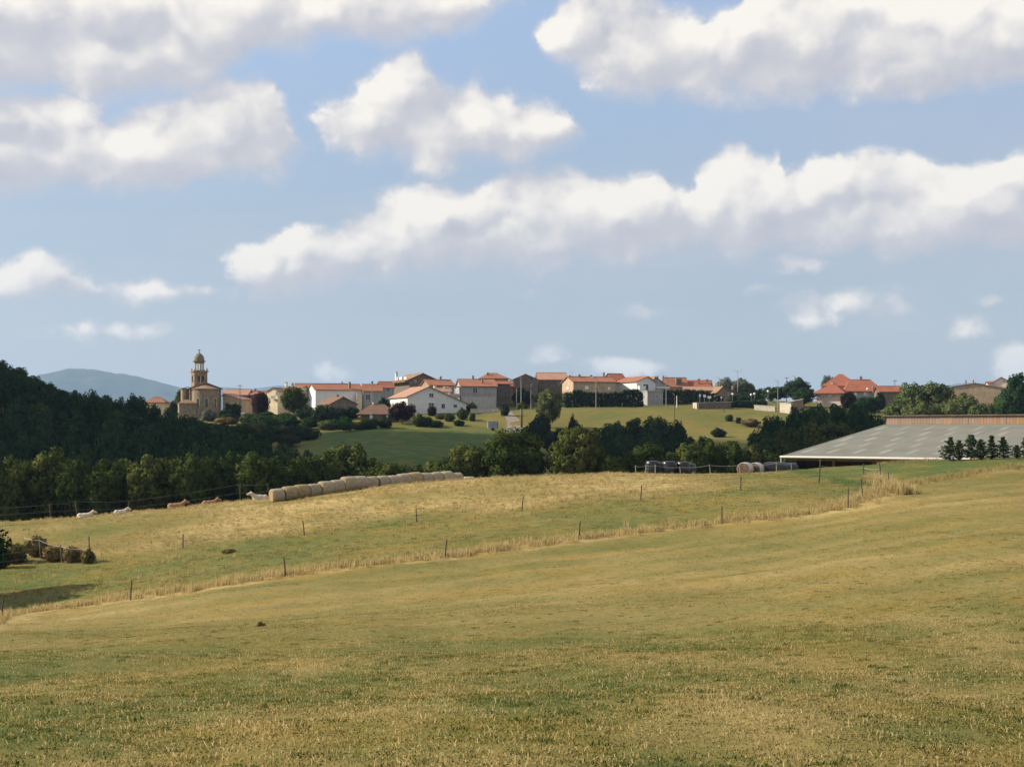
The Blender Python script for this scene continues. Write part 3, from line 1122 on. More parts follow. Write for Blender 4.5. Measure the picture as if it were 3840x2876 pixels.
# gardens of the village
plant_px('tree', 'tall1', 672, 1452, 425, 50, 'leaf_light', 'pale green tree just left of the church nave', 'tree')
plant_px('tree', 'oak1', 650, 1500, 400, 36, 'leaf_dark', 'small dark tree left of the church by the red roof', 'tree')
plant_px('copper_tree', 'oak0', 978, 1466, 395, 74, 'leaf_copper', 'dark purple tree between the church and the cream house', 'tree')
plant_px('round_tree', 'oak2', 1103, 1444, 384, 112, 'leaf_oak', 'round dense tree in front of the cream house', 'tree')
plant_px('copper_tree', 'oak3', 1508, 1503, 352, 112, 'leaf_copper', 'broad dark purple tree in front of the white gabled house', 'tree')
plant_px('tree', 'oak0', 1212, 1515, 350, 100, 'leaf_dark', 'very dark tree below the small tiled shed', 'tree')
plant_px('tree', 'bush1', 1290, 1560, 345, 90, 'leaf_wood', 'dark green bushy tree left of the brown roofed bungalow', 'tree')
plant_px('shrub', 'bush2', 1385, 1565, 340, 80, 'leaf_wood', 'dark shrub before the left wall of the bungalow', 'shrub')
plant_px('shrub', 'bush0', 1440, 1560, 342, 70, 'leaf_dark', 'dark shrub before the right wall of the bungalow', 'shrub')
plant_px('grey_shrub', 'bush1', 784, 1532, 388, 66, 'leaf_silver', 'grey silvery shrub at the foot of the church apse', 'shrub')
plant_px('shrub', 'bush2', 845, 1530, 392, 50, 'leaf_dark', 'dark shrub right of the church apse', 'shrub')
plant_px('shrub', 'bush0', 855, 1560, 375, 90, 'leaf_dry', 'olive brown shrub below the church', 'shrub')
plant_px('shrub', 'bush1', 925, 1548, 372, 60, 'leaf_light', 'light green shrub below the house beside the church', 'shrub')
plant_px('shrub', 'bush2', 985, 1552, 365, 100, 'leaf_wood', 'large dark green shrub below the cream house', 'shrub')
plant_px('shrub', 'bush0', 1060, 1545, 368, 110, 'leaf_oak', 'broad green shrub below the round dense tree', 'shrub')
plant_px('shrub', 'bush1', 1150, 1520, 372, 90, 'leaf_dark', 'dark shrub at the lit corner of the long house', 'shrub')
plant_px('shrub', 'bush2', 1260, 1520, 368, 90, 'leaf_dark', 'dark shrub under the shed gable', 'shrub')
plant_px('shrub', 'bush0', 1320, 1522, 370, 70, 'leaf_dark', 'dark shrub right of the shed gable', 'shrub')
plant_px('shrub', 'bush1', 1440, 1490, 385, 56, 'leaf_wood', 'green shrub left of the white house wall', 'shrub')
SCRUB = [(715, 1560, 1625, 90), (760, 1575, 1640, 110), (820, 1580, 1640, 110), (900, 1590, 1650, 110), (950, 1575, 1640, 110), (1010, 1570, 1630, 90), (1040, 1592, 1650, 110), (1110, 1590, 1650, 110),
         (1160, 1600, 1650, 90), (800, 1612, 1670, 120), (880, 1622, 1680, 120), (1080, 1625, 1680, 110), (980, 1620, 1680, 120), (1170, 1560, 1610, 100), (1230, 1570, 1612, 90), (1085, 1555, 1600, 90),
         (940, 1545, 1590, 80), (860, 1548, 1590, 70), (1000, 1540, 1580, 70), (700, 1590, 1650, 100), (1300, 1585, 1618, 70), (1345, 1580, 1612, 60), (1010, 1600, 1655, 100)]
for i, (px, ty, by, w) in enumerate(SCRUB):
    plant_pb('shrub', (BUSH + OAKS[:4])[i % 7], px, ty, by, w, ('leaf_wood', 'leaf_oak', 'leaf_dark', 'leaf_wood', 'leaf_light')[i % 5], 'green scrub on the slope between the wood and the church gardens', 'shrub',
             'scrub on the slope below the church')
for (px, ty, by, w, mat, lab) in [(1598, 1558, 1598, 58, 'leaf_wood', 'dark rounded garden bush before the white house, leftmost'),
                                 (1638, 1574, 1602, 54, 'leaf_wood', 'low wide garden bush before the white house'),
                                 (1686, 1548, 1580, 44, 'leaf_oak', 'rounded garden bush right of the low wide one'),
                                 (1722, 1574, 1598, 46, 'leaf_wood', 'low dark bush at the garden edge of the white house'),
                                 (1735, 1528, 1575, 46, 'leaf_oak', 'brownish green bush at the right corner of the white house'),
                                 (1772, 1546, 1580, 28, 'leaf_wood', 'small upright bush on the lawn right of the white house'),
                                 (1768, 1508, 1545, 46, 'leaf_oak', 'bush between the white house and the grey house'),
                                 (1620, 1520, 1560, 40, 'leaf_copper', 'reddish purple bush under the windows of the white house'),
                                 (1892, 1511, 1560, 40, 'leaf_dark', 'clipped dark green block of shrub beside the pale path'),
                                 (1570, 1548, 1600, 50, 'leaf_oak', 'olive bush between the purple tree and the white house'),
                                 (1650, 1548, 1572, 40, 'leaf_dry', 'straw coloured bush on the lawn before the white house'),
                                 (1960, 1455, 1522, 90, 'leaf_dark', 'dark bushy tree under the grey stone gable'),
                                 (2050, 1462, 1522, 110, 'leaf_dark', 'dark bush under the long brown wall')]:
    plant_pb('bush', 'bush%d' % (px % 3), px, ty, by, w, mat, lab, 'bush')
for (px, ty, Y, w, pr, mat, lab) in [
        (2580, 1462, 418, 70, 'bush0', 'leaf_oak', 'olive shrub before the high dark hedge'),
        (2790, 1470, 410, 110, 'bush1', 'leaf_dark', 'dark shrub right of the brown gabled house'),
        (2750, 1500, 398, 90, 'bush2', 'leaf_dark', 'low dark shrub on the end of the garden wall'),
        (2862, 1492, 400, 34, 'bush0', 'leaf_oak', 'small upright shrub by the globe lamps'),
        (2720, 1412, 470, 70, 'oak0', 'leaf_silver', 'silvery tree behind the roofs, left of the double lamp'),
        (2775, 1415, 475, 70, 'oak1', 'leaf_silver', 'silvery tree behind the roofs under the double lamp'),
        (2810, 1432, 475, 50, 'oak2', 'leaf_light', 'pale green tree behind the roofs right of the double lamp'),
        (2850, 1455, 440, 50, 'oak3', 'leaf_dark', 'dark round tree left of the wide green garden tree'),
        (2905, 1446, 430, 100, 'oak2', 'leaf_wood', 'wide green garden tree before the umbrella shaped pine'),
        (2988, 1413, 425, 98, 'oak1', 'leaf_dark', 'dense dark umbrella shaped pine left of the red hipped roofs'),
        (3015, 1450, 405, 90, 'oak3', 'leaf_wood', 'green tree at the foot of the umbrella shaped pine'),
        (3105, 1405, 480, 60, 'oak0', 'leaf_silver', 'pale tree peeping over the left end of the hipped roof'),
        (3180, 1466, 395, 64, 'oak1', 'leaf_copper', 'dark round bush against the pink house wall'),
        (3255, 1485, 385, 110, 'oak2', 'leaf_wood', 'dark green tree right of the pink house wall'),
        (3300, 1465, 395, 50, 'tall1', 'leaf_dark', 'small dark conical tree before the right red roofs'),
        (3360, 1500, 330, 110, 'oak3', 'leaf_light', 'light green tree at the left end of the willow row'),
        (3420, 1430, 345, 130, 'oak0', 'leaf_light', 'light green willow behind the barn ridge, left one'),
        (3490, 1418, 345, 130, 'tall0', 'leaf_light', 'tall light green willow with a pointed top behind the barn ridge'),
        (3545, 1424, 343, 110, 'tall1', 'leaf_light', 'light green willow right of the tallest one'),
        (3610, 1470, 338, 120, 'oak1', 'leaf_light', 'low light green willow before the beige warehouse'),
        (3680, 1505, 330, 110, 'oak2', 'leaf_light', 'low green tree under the warehouse gable'),
        (3745, 1490, 330, 100, 'oak3', 'leaf_light', 'green tree left of the tall dark one at the right edge'),
        (3450, 1500, 325, 140, 'oak1', 'leaf_light', 'lower green willow crown just above the barn ridge'),
        (3550, 1500, 325, 140, 'oak2', 'leaf_light', 'lower rounded willow crown right of its neighbour over the barn ridge'),
        (3815, 1378, 330, 140, 'tall1', 'leaf_wood', 'tall dark green tree at the right edge beside the pink house'),
        (3790, 1450, 322, 130, 'oak0', 'leaf_wood', 'green tree at the foot of the tall dark one at the right edge')]:
    plant_px('tree', pr, px, ty, Y, w * 1.1, mat, lab, 'tree')

# trees just outside the left edge throw their shade on the pasture
plant('tree', 'oak1', -35.2, 86.5, 5.6, 5.2, 'leaf_wood', 'dark tree at the left edge shading the pasture corner', 'tree')
plant('tree', 'oak2', -37.0, 82.5, 6.4, 5.6, 'leaf_wood', 'dark tree outside the left edge, nearer than its neighbour', 'tree')


# ------------------------------------------------------------------ buildings
class House:
    """pxc: pixel column of the near left corner, pxr: right end of the front; a: how far the front is turned to the right"""

    def __init__(self, name, label, pxc, pxr, Y, a, D, wall, roof, eave, ridge, axis='x', rf=.5, eave_r=None, pxl=None, over=.4, base=None, hip=0.0, cat='house',
                 group=None, flat=False):
        a = R(a)
        self.ca, self.sa = math.cos(a), math.sin(a)
        self.uc = (pxc - 1920) / F
        self.Y = Y
        self.Xc = self.uc * Y
        ur = (pxr - 1920) / F
        self.W = (ur * Y - self.Xc) / (self.ca - ur * self.sa)
        if pxl is not None:
            ul = (pxl - 1920) / F
            D = (self.Xc - ul * Y) / (self.sa + ul * self.ca)
        self.D = D
        cx, cyy = self.Xc + self.W / 2 * self.ca - D / 2 * self.sa, Y + self.W / 2 * self.sa + D / 2 * self.ca
        g = min(gz(self.Xc, Y), gz(cx, cyy)) - .8
        if base is not None:
            g = min(g, (PH - base) / F * Y)
        self.g = g
        self.e = empty(name, (self.Xc, Y, g), a)
        tag(self.e, label, cat, group)
        W = self.W
        ze = (PH - eave) / F * Y - g
        self.ze = ze
        zer = ze if eave_r is None else (PH - eave_r) / F * (Y + W * self.sa) - g
        if axis == 'x':
            zr = (PH - ridge) / F * (Y + D / 2 * self.ca) - g
        else:
            zr = (PH - ridge) / F * (Y + W * rf * self.sa) - g
        self.zr = zr
        mb = MB()
        t = .02
        if flat:
            mb.box(0, W, 0, D, 0, ze)
        elif hip or axis == 'x':
            if hip:
                mb.box(0, W, 0, D, 0, ze - .02)
            else:
                zz = zr - .16
                vs = [(0, 0, 0), (W, 0, 0), (W, D, 0), (0, D, 0), (0, 0, ze - .1), (W, 0, ze - .1), (W, D, ze - .1), (0, D, ze - .1), (0, D / 2, zz), (W, D / 2, zz)]
                mb.add(vs, [(0, 1, 5, 4), (1, 2, 6, 9, 5), (2, 3, 7, 6), (3, 0, 4, 8, 7), (4, 5, 9, 8), (6, 7, 8, 9)])
        else:
            zz = zr - .16
            x = W * rf
            vs = [(0, 0, 0), (W, 0, 0), (W, D, 0), (0, D, 0), (0, 0, ze - .1), (W, 0, zer - .1), (W, D, zer - .1), (0, D, ze - .1), (x, 0, zz), (x, D, zz)]
            mb.add(vs, [(0, 1, 5, 8, 4), (1, 2, 6, 5), (2, 3, 7, 9, 6), (3, 0, 4, 7), (4, 8, 9, 7), (8, 5, 6, 9)])
        self.wall = mb.build('wall', M[wall], self.e)
        rb = MB()
        o = over
        th = .2
        if flat:
            rb.box(-o, W + o, -o, D + o, ze, ze + .25)
        elif hip:
            k = (zr - ze) / (D / 2)
            zo = ze - k * o
            hx = hip * W
            A, B, C, Dd = (-o, -o, zo), (W + o, -o, zo), (W + o, D + o, zo), (-o, D + o, zo)
            P, Q = (hx, D / 2, zr), (W - hx, D / 2, zr)
            low = [(p[0], p[1], p[2] - th) for p in (A, B, C, Dd)]
            rb.add([A, B, C, Dd, P, Q] + low, [(0, 1, 5, 4), (1, 2, 5), (2, 3, 4, 5), (3, 0, 4), (9, 8, 7, 6), (0, 6, 7, 1), (1, 7, 8, 2), (2, 8, 9, 3), (3, 9, 6, 0)])
        elif axis == 'x':
            k = (zr - ze) / (D / 2)
            rb.slab([(-o, -o, ze - k * o), (W + o, -o, ze - k * o), (W + o, D / 2, zr), (-o, D / 2, zr)], th)
            rb.slab([(-o, D / 2 + .004, zr), (W + o, D / 2 + .004, zr), (W + o, D + o, ze - k * o), (-o, D + o, ze - k * o)], th)
        else:
            x = W * rf
            k = (zr - ze) / x
            k2 = (zr - zer) / (W - x)
            rb.slab([(-o, -o, ze - k * o), (x, -o, zr), (x, D + o, zr), (-o, D + o, ze - k * o)], th)
            rb.slab([(x + .004, -o, zr), (W + o, -o, zer - k2 * o), (W + o, D + o, zer - k2 * o), (x + .004, D + o, zr)], th)
        self.roof = rb.build('roof', M[roof], self.e)
        if not flat:
            # row of ridge tiles
            cb = MB()
            if axis == 'x':
                x0, x1 = (hip * W, W - hip * W) if hip else (-o, W + o)
                cb.tube([(x0, D / 2, zr), (x1, D / 2, zr)], .14, 6)
            else:
                cb.tube([(W * rf, -o, zr), (W * rf, D + o, zr)], .14, 6)
            cb.build('ridge_tiles', M[roof], self.roof)
        self.axis, self.rf = axis, rf

    def front(self, px, py):
        u = (px - 1920) / F
        x = (u * self.Y - self.Xc) / (self.ca - u * self.sa)
        return x, (PH - py) / F * (self.Y + x * self.sa) - self.g

    def left(self, px, py):
        u = (px - 1920) / F
        y = (self.Xc - u * self.Y) / (self.sa + u * self.ca)
        return y, (PH - py) / F * (self.Y + y * self.ca) - self.g

    def window(self, px0, px1, py0, py1, face='front', pane='glass', frame='frame_white', name='window'):
        fn = self.front if face == 'front' else self.left
        s0, z1 = fn(px0, py0)
        s1, z0 = fn(px1, py1)
        s0, s1 = min(s0, s1), max(s0, s1)
        b = .09
        fr, pn, sl = MB(), MB(), MB()
        if face == 'front':
            def bx(m, a0, a1, y0, y1, c0, c1):
                m.box(a0, a1, -y1, -y0, c0, c1)
        else:
            def bx(m, a0, a1, y0, y1, c0, c1):
                m.box(-y1, -y0, a0, a1, c0, c1)
        bx(fr, s0 - b, s0, -.05, .07, z0, z1)
        bx(fr, s1, s1 + b, -.05, .07, z0, z1)
        bx(fr, s0 - b, s1 + b, -.05, .075, z1, z1 + b)
        mid = (s0 + s1) / 2
        bx(fr, mid - .035, mid + .035, .021, .05, z0, z1)
        bx(pn, s0, s1, -.05, .02, z0, z1)
        bx(sl, s0 - b - .06, s1 + b + .06, -.05, .14, z0 - .1, z0)
        w = fr.build(name, M[frame], self.e)
        pn.build('pane', M[pane], w)
        sl.build('sill', M['concrete'], w)
        return w

    def chimney(self, px, top, bot, wpx=9, depth=None, mat='stone', pots=True):
        y = self.D / 2 if depth is None else depth * self.D
        u = (px - 1920) / F
        # local x of that column at local depth y
        X0, Y0 = self.Xc - y * self.sa, self.Y + y * self.ca
        x = (u * Y0 - X0) / (self.ca - u * self.sa)
        Yd = Y0 + x * self.sa
        w = wpx / F * Yd / 2
        z1 = (PH - top) / F * Yd - self.g
        z0 = (PH - bot) / F * Yd - self.g - .5
        ch = MB().box(x - w, x + w, y - w, y + w, z0, z1 - .35).build('chimney', M[mat], self.roof)
        MB().box(x - w - .08, x + w + .08, y - w - .08, y + w + .08, z1 - .345, z1 - .2).build('chimney_cap', M['concrete'], self.roof)
        if pots:
            MB().tube([(x, y, z1 - .2), (x, y, z1)], w * .5, 8).build('chimney_pot', M['tile_red'], self.roof)
        return ch

    def antenna(self, px, top, bot, depth=.5):
        y = depth * self.D
        u = (px - 1920) / F
        X0, Y0 = self.Xc - y * self.sa, self.Y + y * self.ca
        x = (u * Y0 - X0) / (self.ca - u * self.sa)
        Yd = Y0 + x * self.sa
        z1, z0 = (PH - top) / F * Yd - self.g, (PH - bot) / F * Yd - self.g
        m = MB().tube([(x, y, z0 - .6), (x, y, z1)], .035, 6)
        for k, l in ((.0, .55), (.25, .45), (.5, .35)):
            m.tube([(x - l, y, z1 - k), (x + l, y, z1 - k)], .02, 5)
        m.build('antenna', M['metal_grey'], self.roof)


# ---- church
def church():
    Y = 412.0
    a = R(19.0)
    ca, sa = math.cos(a), math.sin(a)
    s = Y / F
    apx = 776.0
    X = (apx - 1920) / F * Y
    g = min(gz(X, Y), gz(X, Y + 20)) - 1.5
    e = empty('church', (X, Y, g), a)
    tag(e, 'brown stone village church with round apse and domed bell tower', 'church')

    def zz(py, dY=0.0):
        return (PH - py) / F * (Y + dY) - g

    r = 51 * s
    # apse: half round, its axis along the nave
    ap = MB()
    ze = zz(1458)
    ap.lathe([(r, 0), (r, ze)], 28, (0, r), math.pi, 2 * math.pi)
    ap.build('apse', M['stone_church'], e, True)
    cor = MB().lathe([(r + .02, ze - .25), (r + .28, ze - .1), (r + .3, ze + .05), (r - .2, ze + .08)], 28, (0, r), math.pi, 2 * math.pi)
    cor.build('cornice', M['stone_church'], e)
    zt = zz(1442, r)
    MB().lathe([(r + .34, ze + .06), (r * .5, ze + (zt - ze) * .55), (0.03, zt)], 28, (0, r), math.pi, 2 * math.pi).build('apse_roof', M['tile_old'], e)
    # arched windows of the apse
    for ang in (-128, -92, -52):
        t = R(ang)
        w, h0, h1 = .42, zz(1527), zz(1493)
        pts = [(-w, h0), (w, h0), (w, h1 - w), (w * .7, h1 - w * .3), (0, h1), (-w * .7, h1 - w * .3), (-w, h1 - w)]
        cx, cyy = math.cos(t) * (r + .03), r + math.sin(t) * (r + .03)
        tx, ty = -math.sin(t), math.cos(t)
        vs = [(cx + tx * q, cyy + ty * q, z) for q, z in pts] + [(cx + tx * q - math.cos(t) * .5, cyy + ty * q - math.sin(t) * .5, z) for q, z in pts]
        k = len(pts)
        mb = MB().add(vs, [tuple(range(k))] + [(i, i + k, (i + 1) % k + k, (i + 1) % k) for i in range(k)])
        mb.build('window', M['glass'], e)
        ob = MB()
        ring = [(q * 1.35, z if i < 2 else z + .18) for i, (q, z) in enumerate(pts)]
        ring2 = pts
        V, Fc = [], []
        for (q, z) in ring + ring2:
            V.append((cx + tx * q + math.cos(t) * .06, cyy + ty * q + math.sin(t) * .06, z))
        for i in range(1, k):
            j = (i + 1) % k
            Fc.append((i, j, j + k, i + k))
        ob.add(V, Fc).build('window_surround', M['stone_pale'], e)
    # nave with gable over the apse
    wn = 58 * s
    nl = 16.0
    zn, zp = zz(1455, r), zz(1434, r)
    y0 = r
    nv = MB()
    vs = [(-wn, y0, 0), (wn, y0, 0), (wn, y0 + nl, 0), (-wn, y0 + nl, 0), (-wn, y0, zn), (wn, y0, zn), (wn, y0 + nl, zn), (-wn, y0 + nl, zn), (0, y0, zp - .2), (0, y0 + nl, zp - .2)]
    nv.add(vs, [(0, 1, 5, 8, 4), (1, 2, 6, 5), (2, 3, 7, 9, 6), (3, 0, 4, 7), (4, 8, 9, 7), (8, 5, 6, 9)])
    nv.build('nave', M['stone_church'], e)
    rf = MB()
    o = .45
    k = (zp - zn) / wn
    rf.slab([(-wn - o, y0 - o, zn - k * o + .1), (0, y0 - o, zp + .1), (0, y0 + nl + o, zp + .1), (-wn - o, y0 + nl + o, zn - k * o + .1)], .28)
    rf.slab([(.004, y0 - o, zp + .1), (wn + o, y0 - o, zn - k * o + .1), (wn + o, y0 + nl + o, zn - k * o + .1), (.004, y0 + nl + o, zp + .1)], .28)
    rf.build('nave_roof', M['tile_old'], e)
    # side chapel, left, with its buttress
    cx0 = -wn - 2.0
    zc = zz(1458, r + 4)
    sc = MB()
    sc.box(cx0, -wn - .003, y0 + 2.5, y0 + 8.5, 0, zc)
    sc.build('side_chapel', M['stone_church'], e)
    MB().slab([(cx0 - .3, y0 + 2.2, zc + .05), (-wn, y0 + 2.2, zc + .6), (-wn, y0 + 8.8, zc + .6), (cx0 - .3, y0 + 8.8, zc + .05)], .2).build('side_chapel_roof', M['tile_old'], e)
    MB().add([(cx0, y0 + 1.7, 0), (cx0 + 1.0, y0 + 1.7, 0), (cx0 + 1.0, y0 + 2.497, 0), (cx0, y0 + 2.497, 0), (cx0 + .35, y0 + 1.9, zc - .6), (cx0 + 1.0, y0 + 1.9, zc - .3),
              (cx0 + 1.0, y0 + 2.497, zc - .3), (cx0 + .35, y0 + 2.497, zc - .6)], [(0, 1, 5, 4), (1, 2, 6, 5), (2, 3, 7, 6), (3, 0, 4, 7), (4, 5, 6, 7)]).build('buttress', M['stone_church'], e)
    # low sacristy with a hipped roof
    x0, x1 = (676 - apx) * s, (739 - apx) * s
    z1 = zz(1512)
    MB().box(x0, x1, 1.2, 6.5, 0, z1).build('sacristy', M['stone_church'], e)
    zt2 = zz(1499, 3)
    o = .35
    MB().add([(x0 - o, 1.2 - o, z1), (x1 + o, 1.2 - o, z1), (x1 + o, 6.5 + o, z1), (x0 - o, 6.5 + o, z1), ((x0 + x1) / 2 - .6, 4, zt2), ((x0 + x1) / 2 + .8, 4, zt2)],
             [(0, 1, 5, 4), (1, 2, 5), (2, 3, 4, 5), (3, 0, 4), (3, 2, 1, 0)]).build('sacristy_roof', M['tile_old'], e)
    # bell tower
    dT = r + 9.0
    tY = Y + dT
    tx = ((751 - 1920) / F * tY - X + dT * sa) / ca
    st = tY / F
    w = 24.5 * st
    tw = empty('bell_tower', (tx - .1, dT, 0), R(9))
    tw.parent = e
    zc1 = zz(1396, dT)
    body = MB()
    yb = -w
    # lower body with the twin arched opening left free in all four faces
    z_op0, z_op1 = zz(1434, dT), zz(1411, dT)
    body.box(-w, w, -w, w, 0, z_op0)
    for sx in (-1, 1):
        for sy in (-1, 1):
            x_0, x_1 = sorted((sx * w, sx * w * .5))
            y_0, y_1 = sorted((sy * w, sy * w * .5))
            body.box(x_0, x_1, y_0, y_1, z_op0, z_op1)
    body.box(-w, w, -w, w, z_op1, zc1)
    body.build('belfry', M['stone_church'], tw)
    for k_ in range(4):
        t = k_ * math.pi / 2
        mb = MB()
        cxx, cyy = math.cos(t) * (w - .3), math.sin(t) * (w - .3)
        mb.tube([(cxx, cyy, z_op0), (cxx, cyy, z_op1)], .17, 8)
        mb.build('column', M['stone_pale'], tw)
    MB().box(-w * .45, w * .45, -w * .45, w * .45, z_op0, z_op1).build('bell_chamber', M['stone_dark'], tw)
    MB().box(-w - .35, w + .35, -w - .35, w + .35, zc1, zc1 + .35).build('cornice', M['stone_church'], tw)
    zp1 = zz(1380, dT)
    for sx in (-1, 1):
        for sy in (-1, 1):
            c = (sx * (w - .15), sy * (w - .15))
            MB().lathe([(.42, zc1 + .35), (.42, zc1 + .7), (.05, zp1)], 4, c, math.pi / 4, 2 * math.pi + math.pi / 4).build('pinnacle', M['stone_pale'], tw)
    rl = 18.5 * st
    zl0, zl1 = zz(1389, dT), zz(1357, dT)
    MB().lathe([(rl + .25, zc1 + .35), (rl + .25, zl0), (0.02, zl0 + .02)], 20).build('lantern_base', M['stone_church'], tw)
    for k_ in range(8):
        t = k_ * math.pi / 4 + .2
        c = Vector((math.cos(t) * (rl - .25), math.sin(t) * (rl - .25), 0))
        mb = MB().tube([c + Vector((0, 0, zl0)), c + Vector((0, 0, zl1 - .5))], .24, 8)
        mb.build('lantern_column', M['stone_pale'], tw)
    MB().lathe([(rl - .5, zl1 - .55), (rl, zl1 - .55), (rl + .05, zl1 - .1), (rl + .5, zl1), (rl + .5, zl1 + .25), (rl + .1, zl1 + .3)], 24).build('lantern_cornice', M['stone_church'], tw)
    zd0, zd1 = zl1 + .3, zz(1322, dT)
    H = zd1 - zd0
    prof = []
    for q in range(11):
        f = q / 10
        prof.append((rl * 1.04 * math.sqrt(max(0, 1 - (f * .93)**2)) * (1 if f < .75 else 1 - .5 * (f - .75)), zd0 + H * f * .86))
    prof += [(.22, zd0 + H * .92), (.12, zd1)]
    MB().lathe(prof, 24).build('dome', M['dome'], tw, True)
    zf = zz(1311, dT)
    MB().lathe([(.1, zd1), (.28, zd1 + .15), (.1, zd1 + .3)], 8).build('finial', M['stone_dark'], tw)
    MB().box(-.09, .09, -.09, .09, zd1 + .25, zf).box(-.42, .42, -.085, .085, (zd1 + zf) / 2 + .12, (zd1 + zf) / 2 + .32).build('cross', M['stone_dark'], tw)


church()

# ---- houses, left to right
h = House('small_house', 'small house with bright orange hipped roof left of the church', 542, 618, 430, 4, 8, 'render_cream', 'tile_orange', 1507, 1490, hip=.3)
h.window(575, 585, 1512, 1522)
h = House('shed', 'little shed with red roof just left of the church', 632, 655, 418, 4, 5, 'stone_dark', 'tile_red', 1530, 1518)
h = House('farmhouse', 'long low farmhouse with salmon tiled roof right of the church', 838, 926, 428, -3, 9, 'stone', 'tile_salmon', 1479, 1460)
h.window(880, 890, 1487, 1497, pane='shutter')
h = House('farmhouse_wing', 'low red roofed wing behind the dark purple tree', 927, 990, 428, -3, 8, 'stone_dark', 'tile_orange', 1479, 1467)
h.chimney(958, 1456, 1470, 6)
h = House('lean_to', 'lit ochre lean-to with white eave right of the apse', 836, 908, 418, -20, 6, 'render_ochre', 'tile_salmon', 1482, 1477, axis='y', rf=.12, eave_r=1495)
h.window(840, 845, 1503, 1510)
h = House('cream_house', 'tall cream house with balcony and gable left of the round tree', 1001, 1041, 408, -28, 9, 'render_cream', 'tile_old', 1466, 1454, axis='y', rf=.52, over=.3)
h.window(1034, 1039, 1468, 1480)
x0, z0 = h.front(1024, 1498)
x1, z1 = h.front(1041, 1478)
bal = MB().box(x0, x1, -1.1, -.003, z0, z0 + .18).build('balcony', M['render_cream'], h.e)
MB().box(x0, x1, -1.1, -1.02, z0 + .18, z0 + 1.1).build('parapet', M['render_grey'], bal)
h = House('cream_house_wing', 'cream wing with brown roof behind the round tree', 1042, 1110, 411, -28, 9, 'render_cream', 'tile_old', 1459, 1449)
h.chimney(1073, 1432, 1450, 8, mat='render_white')
h.chimney(1097, 1435, 1446, 6)
h = House('rear_house', 'orange roofed house behind the long house, its left end', 1108, 1300, 436, 8, 11, 'stone', 'tile_orange', 1459, 1438)
h.antenna(1283, 1426, 1440)
h.chimney(1283, 1432, 1440, 6)
h = House('long_house', 'long house with grey front, bright white left end and orange roof', 1183, 1362, 402, 20, 0, 'render_white', 'tile_orange', 1459, 1439, pxl=1154)
h.chimney(1311, 1431, 1459, 8, depth=.1)
h.window(1263, 1271, 1480, 1487)
h = House('long_house_annex', 'darker orange roofed annex behind the tall utility pole', 1362, 1432, 404, 8, 8, 'render_grey', 'tile_orange', 1464, 1441, over=.3)
h.window(1372, 1388, 1478, 1498, pane='glass')
MB().box(-2.0, -.35, -1.5, 2, h.ze - 6.5, h.ze - .9).build('porch_pier', M['render_cream'], h.e)
h = House('tiled_shed', 'low brown tiled shed in front of the long house', 1240, 1337, 384, 26, 0, 'stone_dark', 'tile_brown', 1512, 1487, axis='y', rf=.48, pxl=1188)
h = House('gabled_house', 'small house with orange roof and white bargeboard left of the big house', 1432, 1478, 418, 15, 0, 'render_grey', 'tile_red', 1452, 1431, pxl=1412)
h.window(1450, 1461, 1456, 1466)
h.window(1470, 1475, 1458, 1470)
h = House('big_house', 'tall house on the skyline with dormers, wide gable and brown roof', 1535, 1634, 430, 24, 0, 'stone_dark', 'tile_old', 1420, 1399, axis='y', rf=.5, pxl=1478, over=.7)
for px in (1487, 1503, 1520):
    h.window(px - 5, px + 4, 1415, 1427, 'left', pane='shutter_white')
h.window(1555, 1560, 1426, 1434)
h.chimney(1487, 1394, 1416, 8, depth=.85, mat='render_white')
h.chimney(1540, 1432, 1448, 6, depth=.02)
y0, z0 = h.left(1466, 1440)
y1, z1 = h.left(1536, 1428)
MB().box(-1.6, -.003, min(y0, y1), max(y0, y1), z0, z1).build('balcony', M['wood_beam'], h.e)
h = House('stone_house', 'orange roofed stone house right of the tall skyline house', 1612, 1705, 416, 20, 0, 'stone', 'tile_orange', 1442, 1423, pxl=1577)
h.chimney(1652, 1410, 1436, 7)
h.chimney(1631, 1443, 1462, 9, depth=-.3, mat='render_white', pots=False)
h = House('white_outhouse', 'small white chimneyed outhouse with salmon roof behind the white gable', 1640, 1690, 404, 9, 5, 'render_white', 'tile_salmon', 1466, 1454)
h.chimney(1667, 1445, 1462, 9, mat='render_white', pots=False)
h = House('grey_house', 'grey block house with single window and orange roof', 1730, 1862, 392, 9, 0, 'render_grey', 'tile_orange', 1446, 1422, pxl=1709)
h.window(1774, 1790, 1454, 1473)
h.chimney(1809, 1419, 1442, 7, depth=.2)
h.chimney(1774, 1407, 1424, 7)
x0, z0 = h.front(1684, 1492)
x1, z1 = h.front(1728, 1449)
pb = MB().box(x0, x1 - .05, .6, 4.5, z0, z0 + 1.2).build('terrace', M['concrete'], h.e)
MB().box(x0 - .2, x1 - .05, .4, 4.7, z1 - .16, z1).build('terrace_roof', M['concrete'], pb)
for k in range(3):
    q = x0 + .1 + (x1 - x0 - .5) * k / 2
    MB().box(q, q + .2, .7, .9, z0 + 1.2, z1 - .16).build('terrace_post', M['frame_white'], pb)
x0, z0 = h.front(1733, 1512)
x1, z1 = h.front(1862, 1488)
MB().box(x0 - .1, x1 - .2, -.06, -.003, 0, z1).build('plinth', M['concrete'], h.e)
h = House('brown_house', 'dark brown stone house right of the grey block house', 1862, 1912, 404, 5, 8, 'stone_dark', 'tile_red', 1438, 1429)
h = House('hipped_house', 'house with orange hipped roof above the grey block house', 1800, 1906, 436, 6, 11, 'stone', 'tile_orange', 1417, 1400, hip=.32)
h.chimney(1829, 1396, 1420, 8, depth=.3)
h.window(1880, 1886, 1420, 1428)
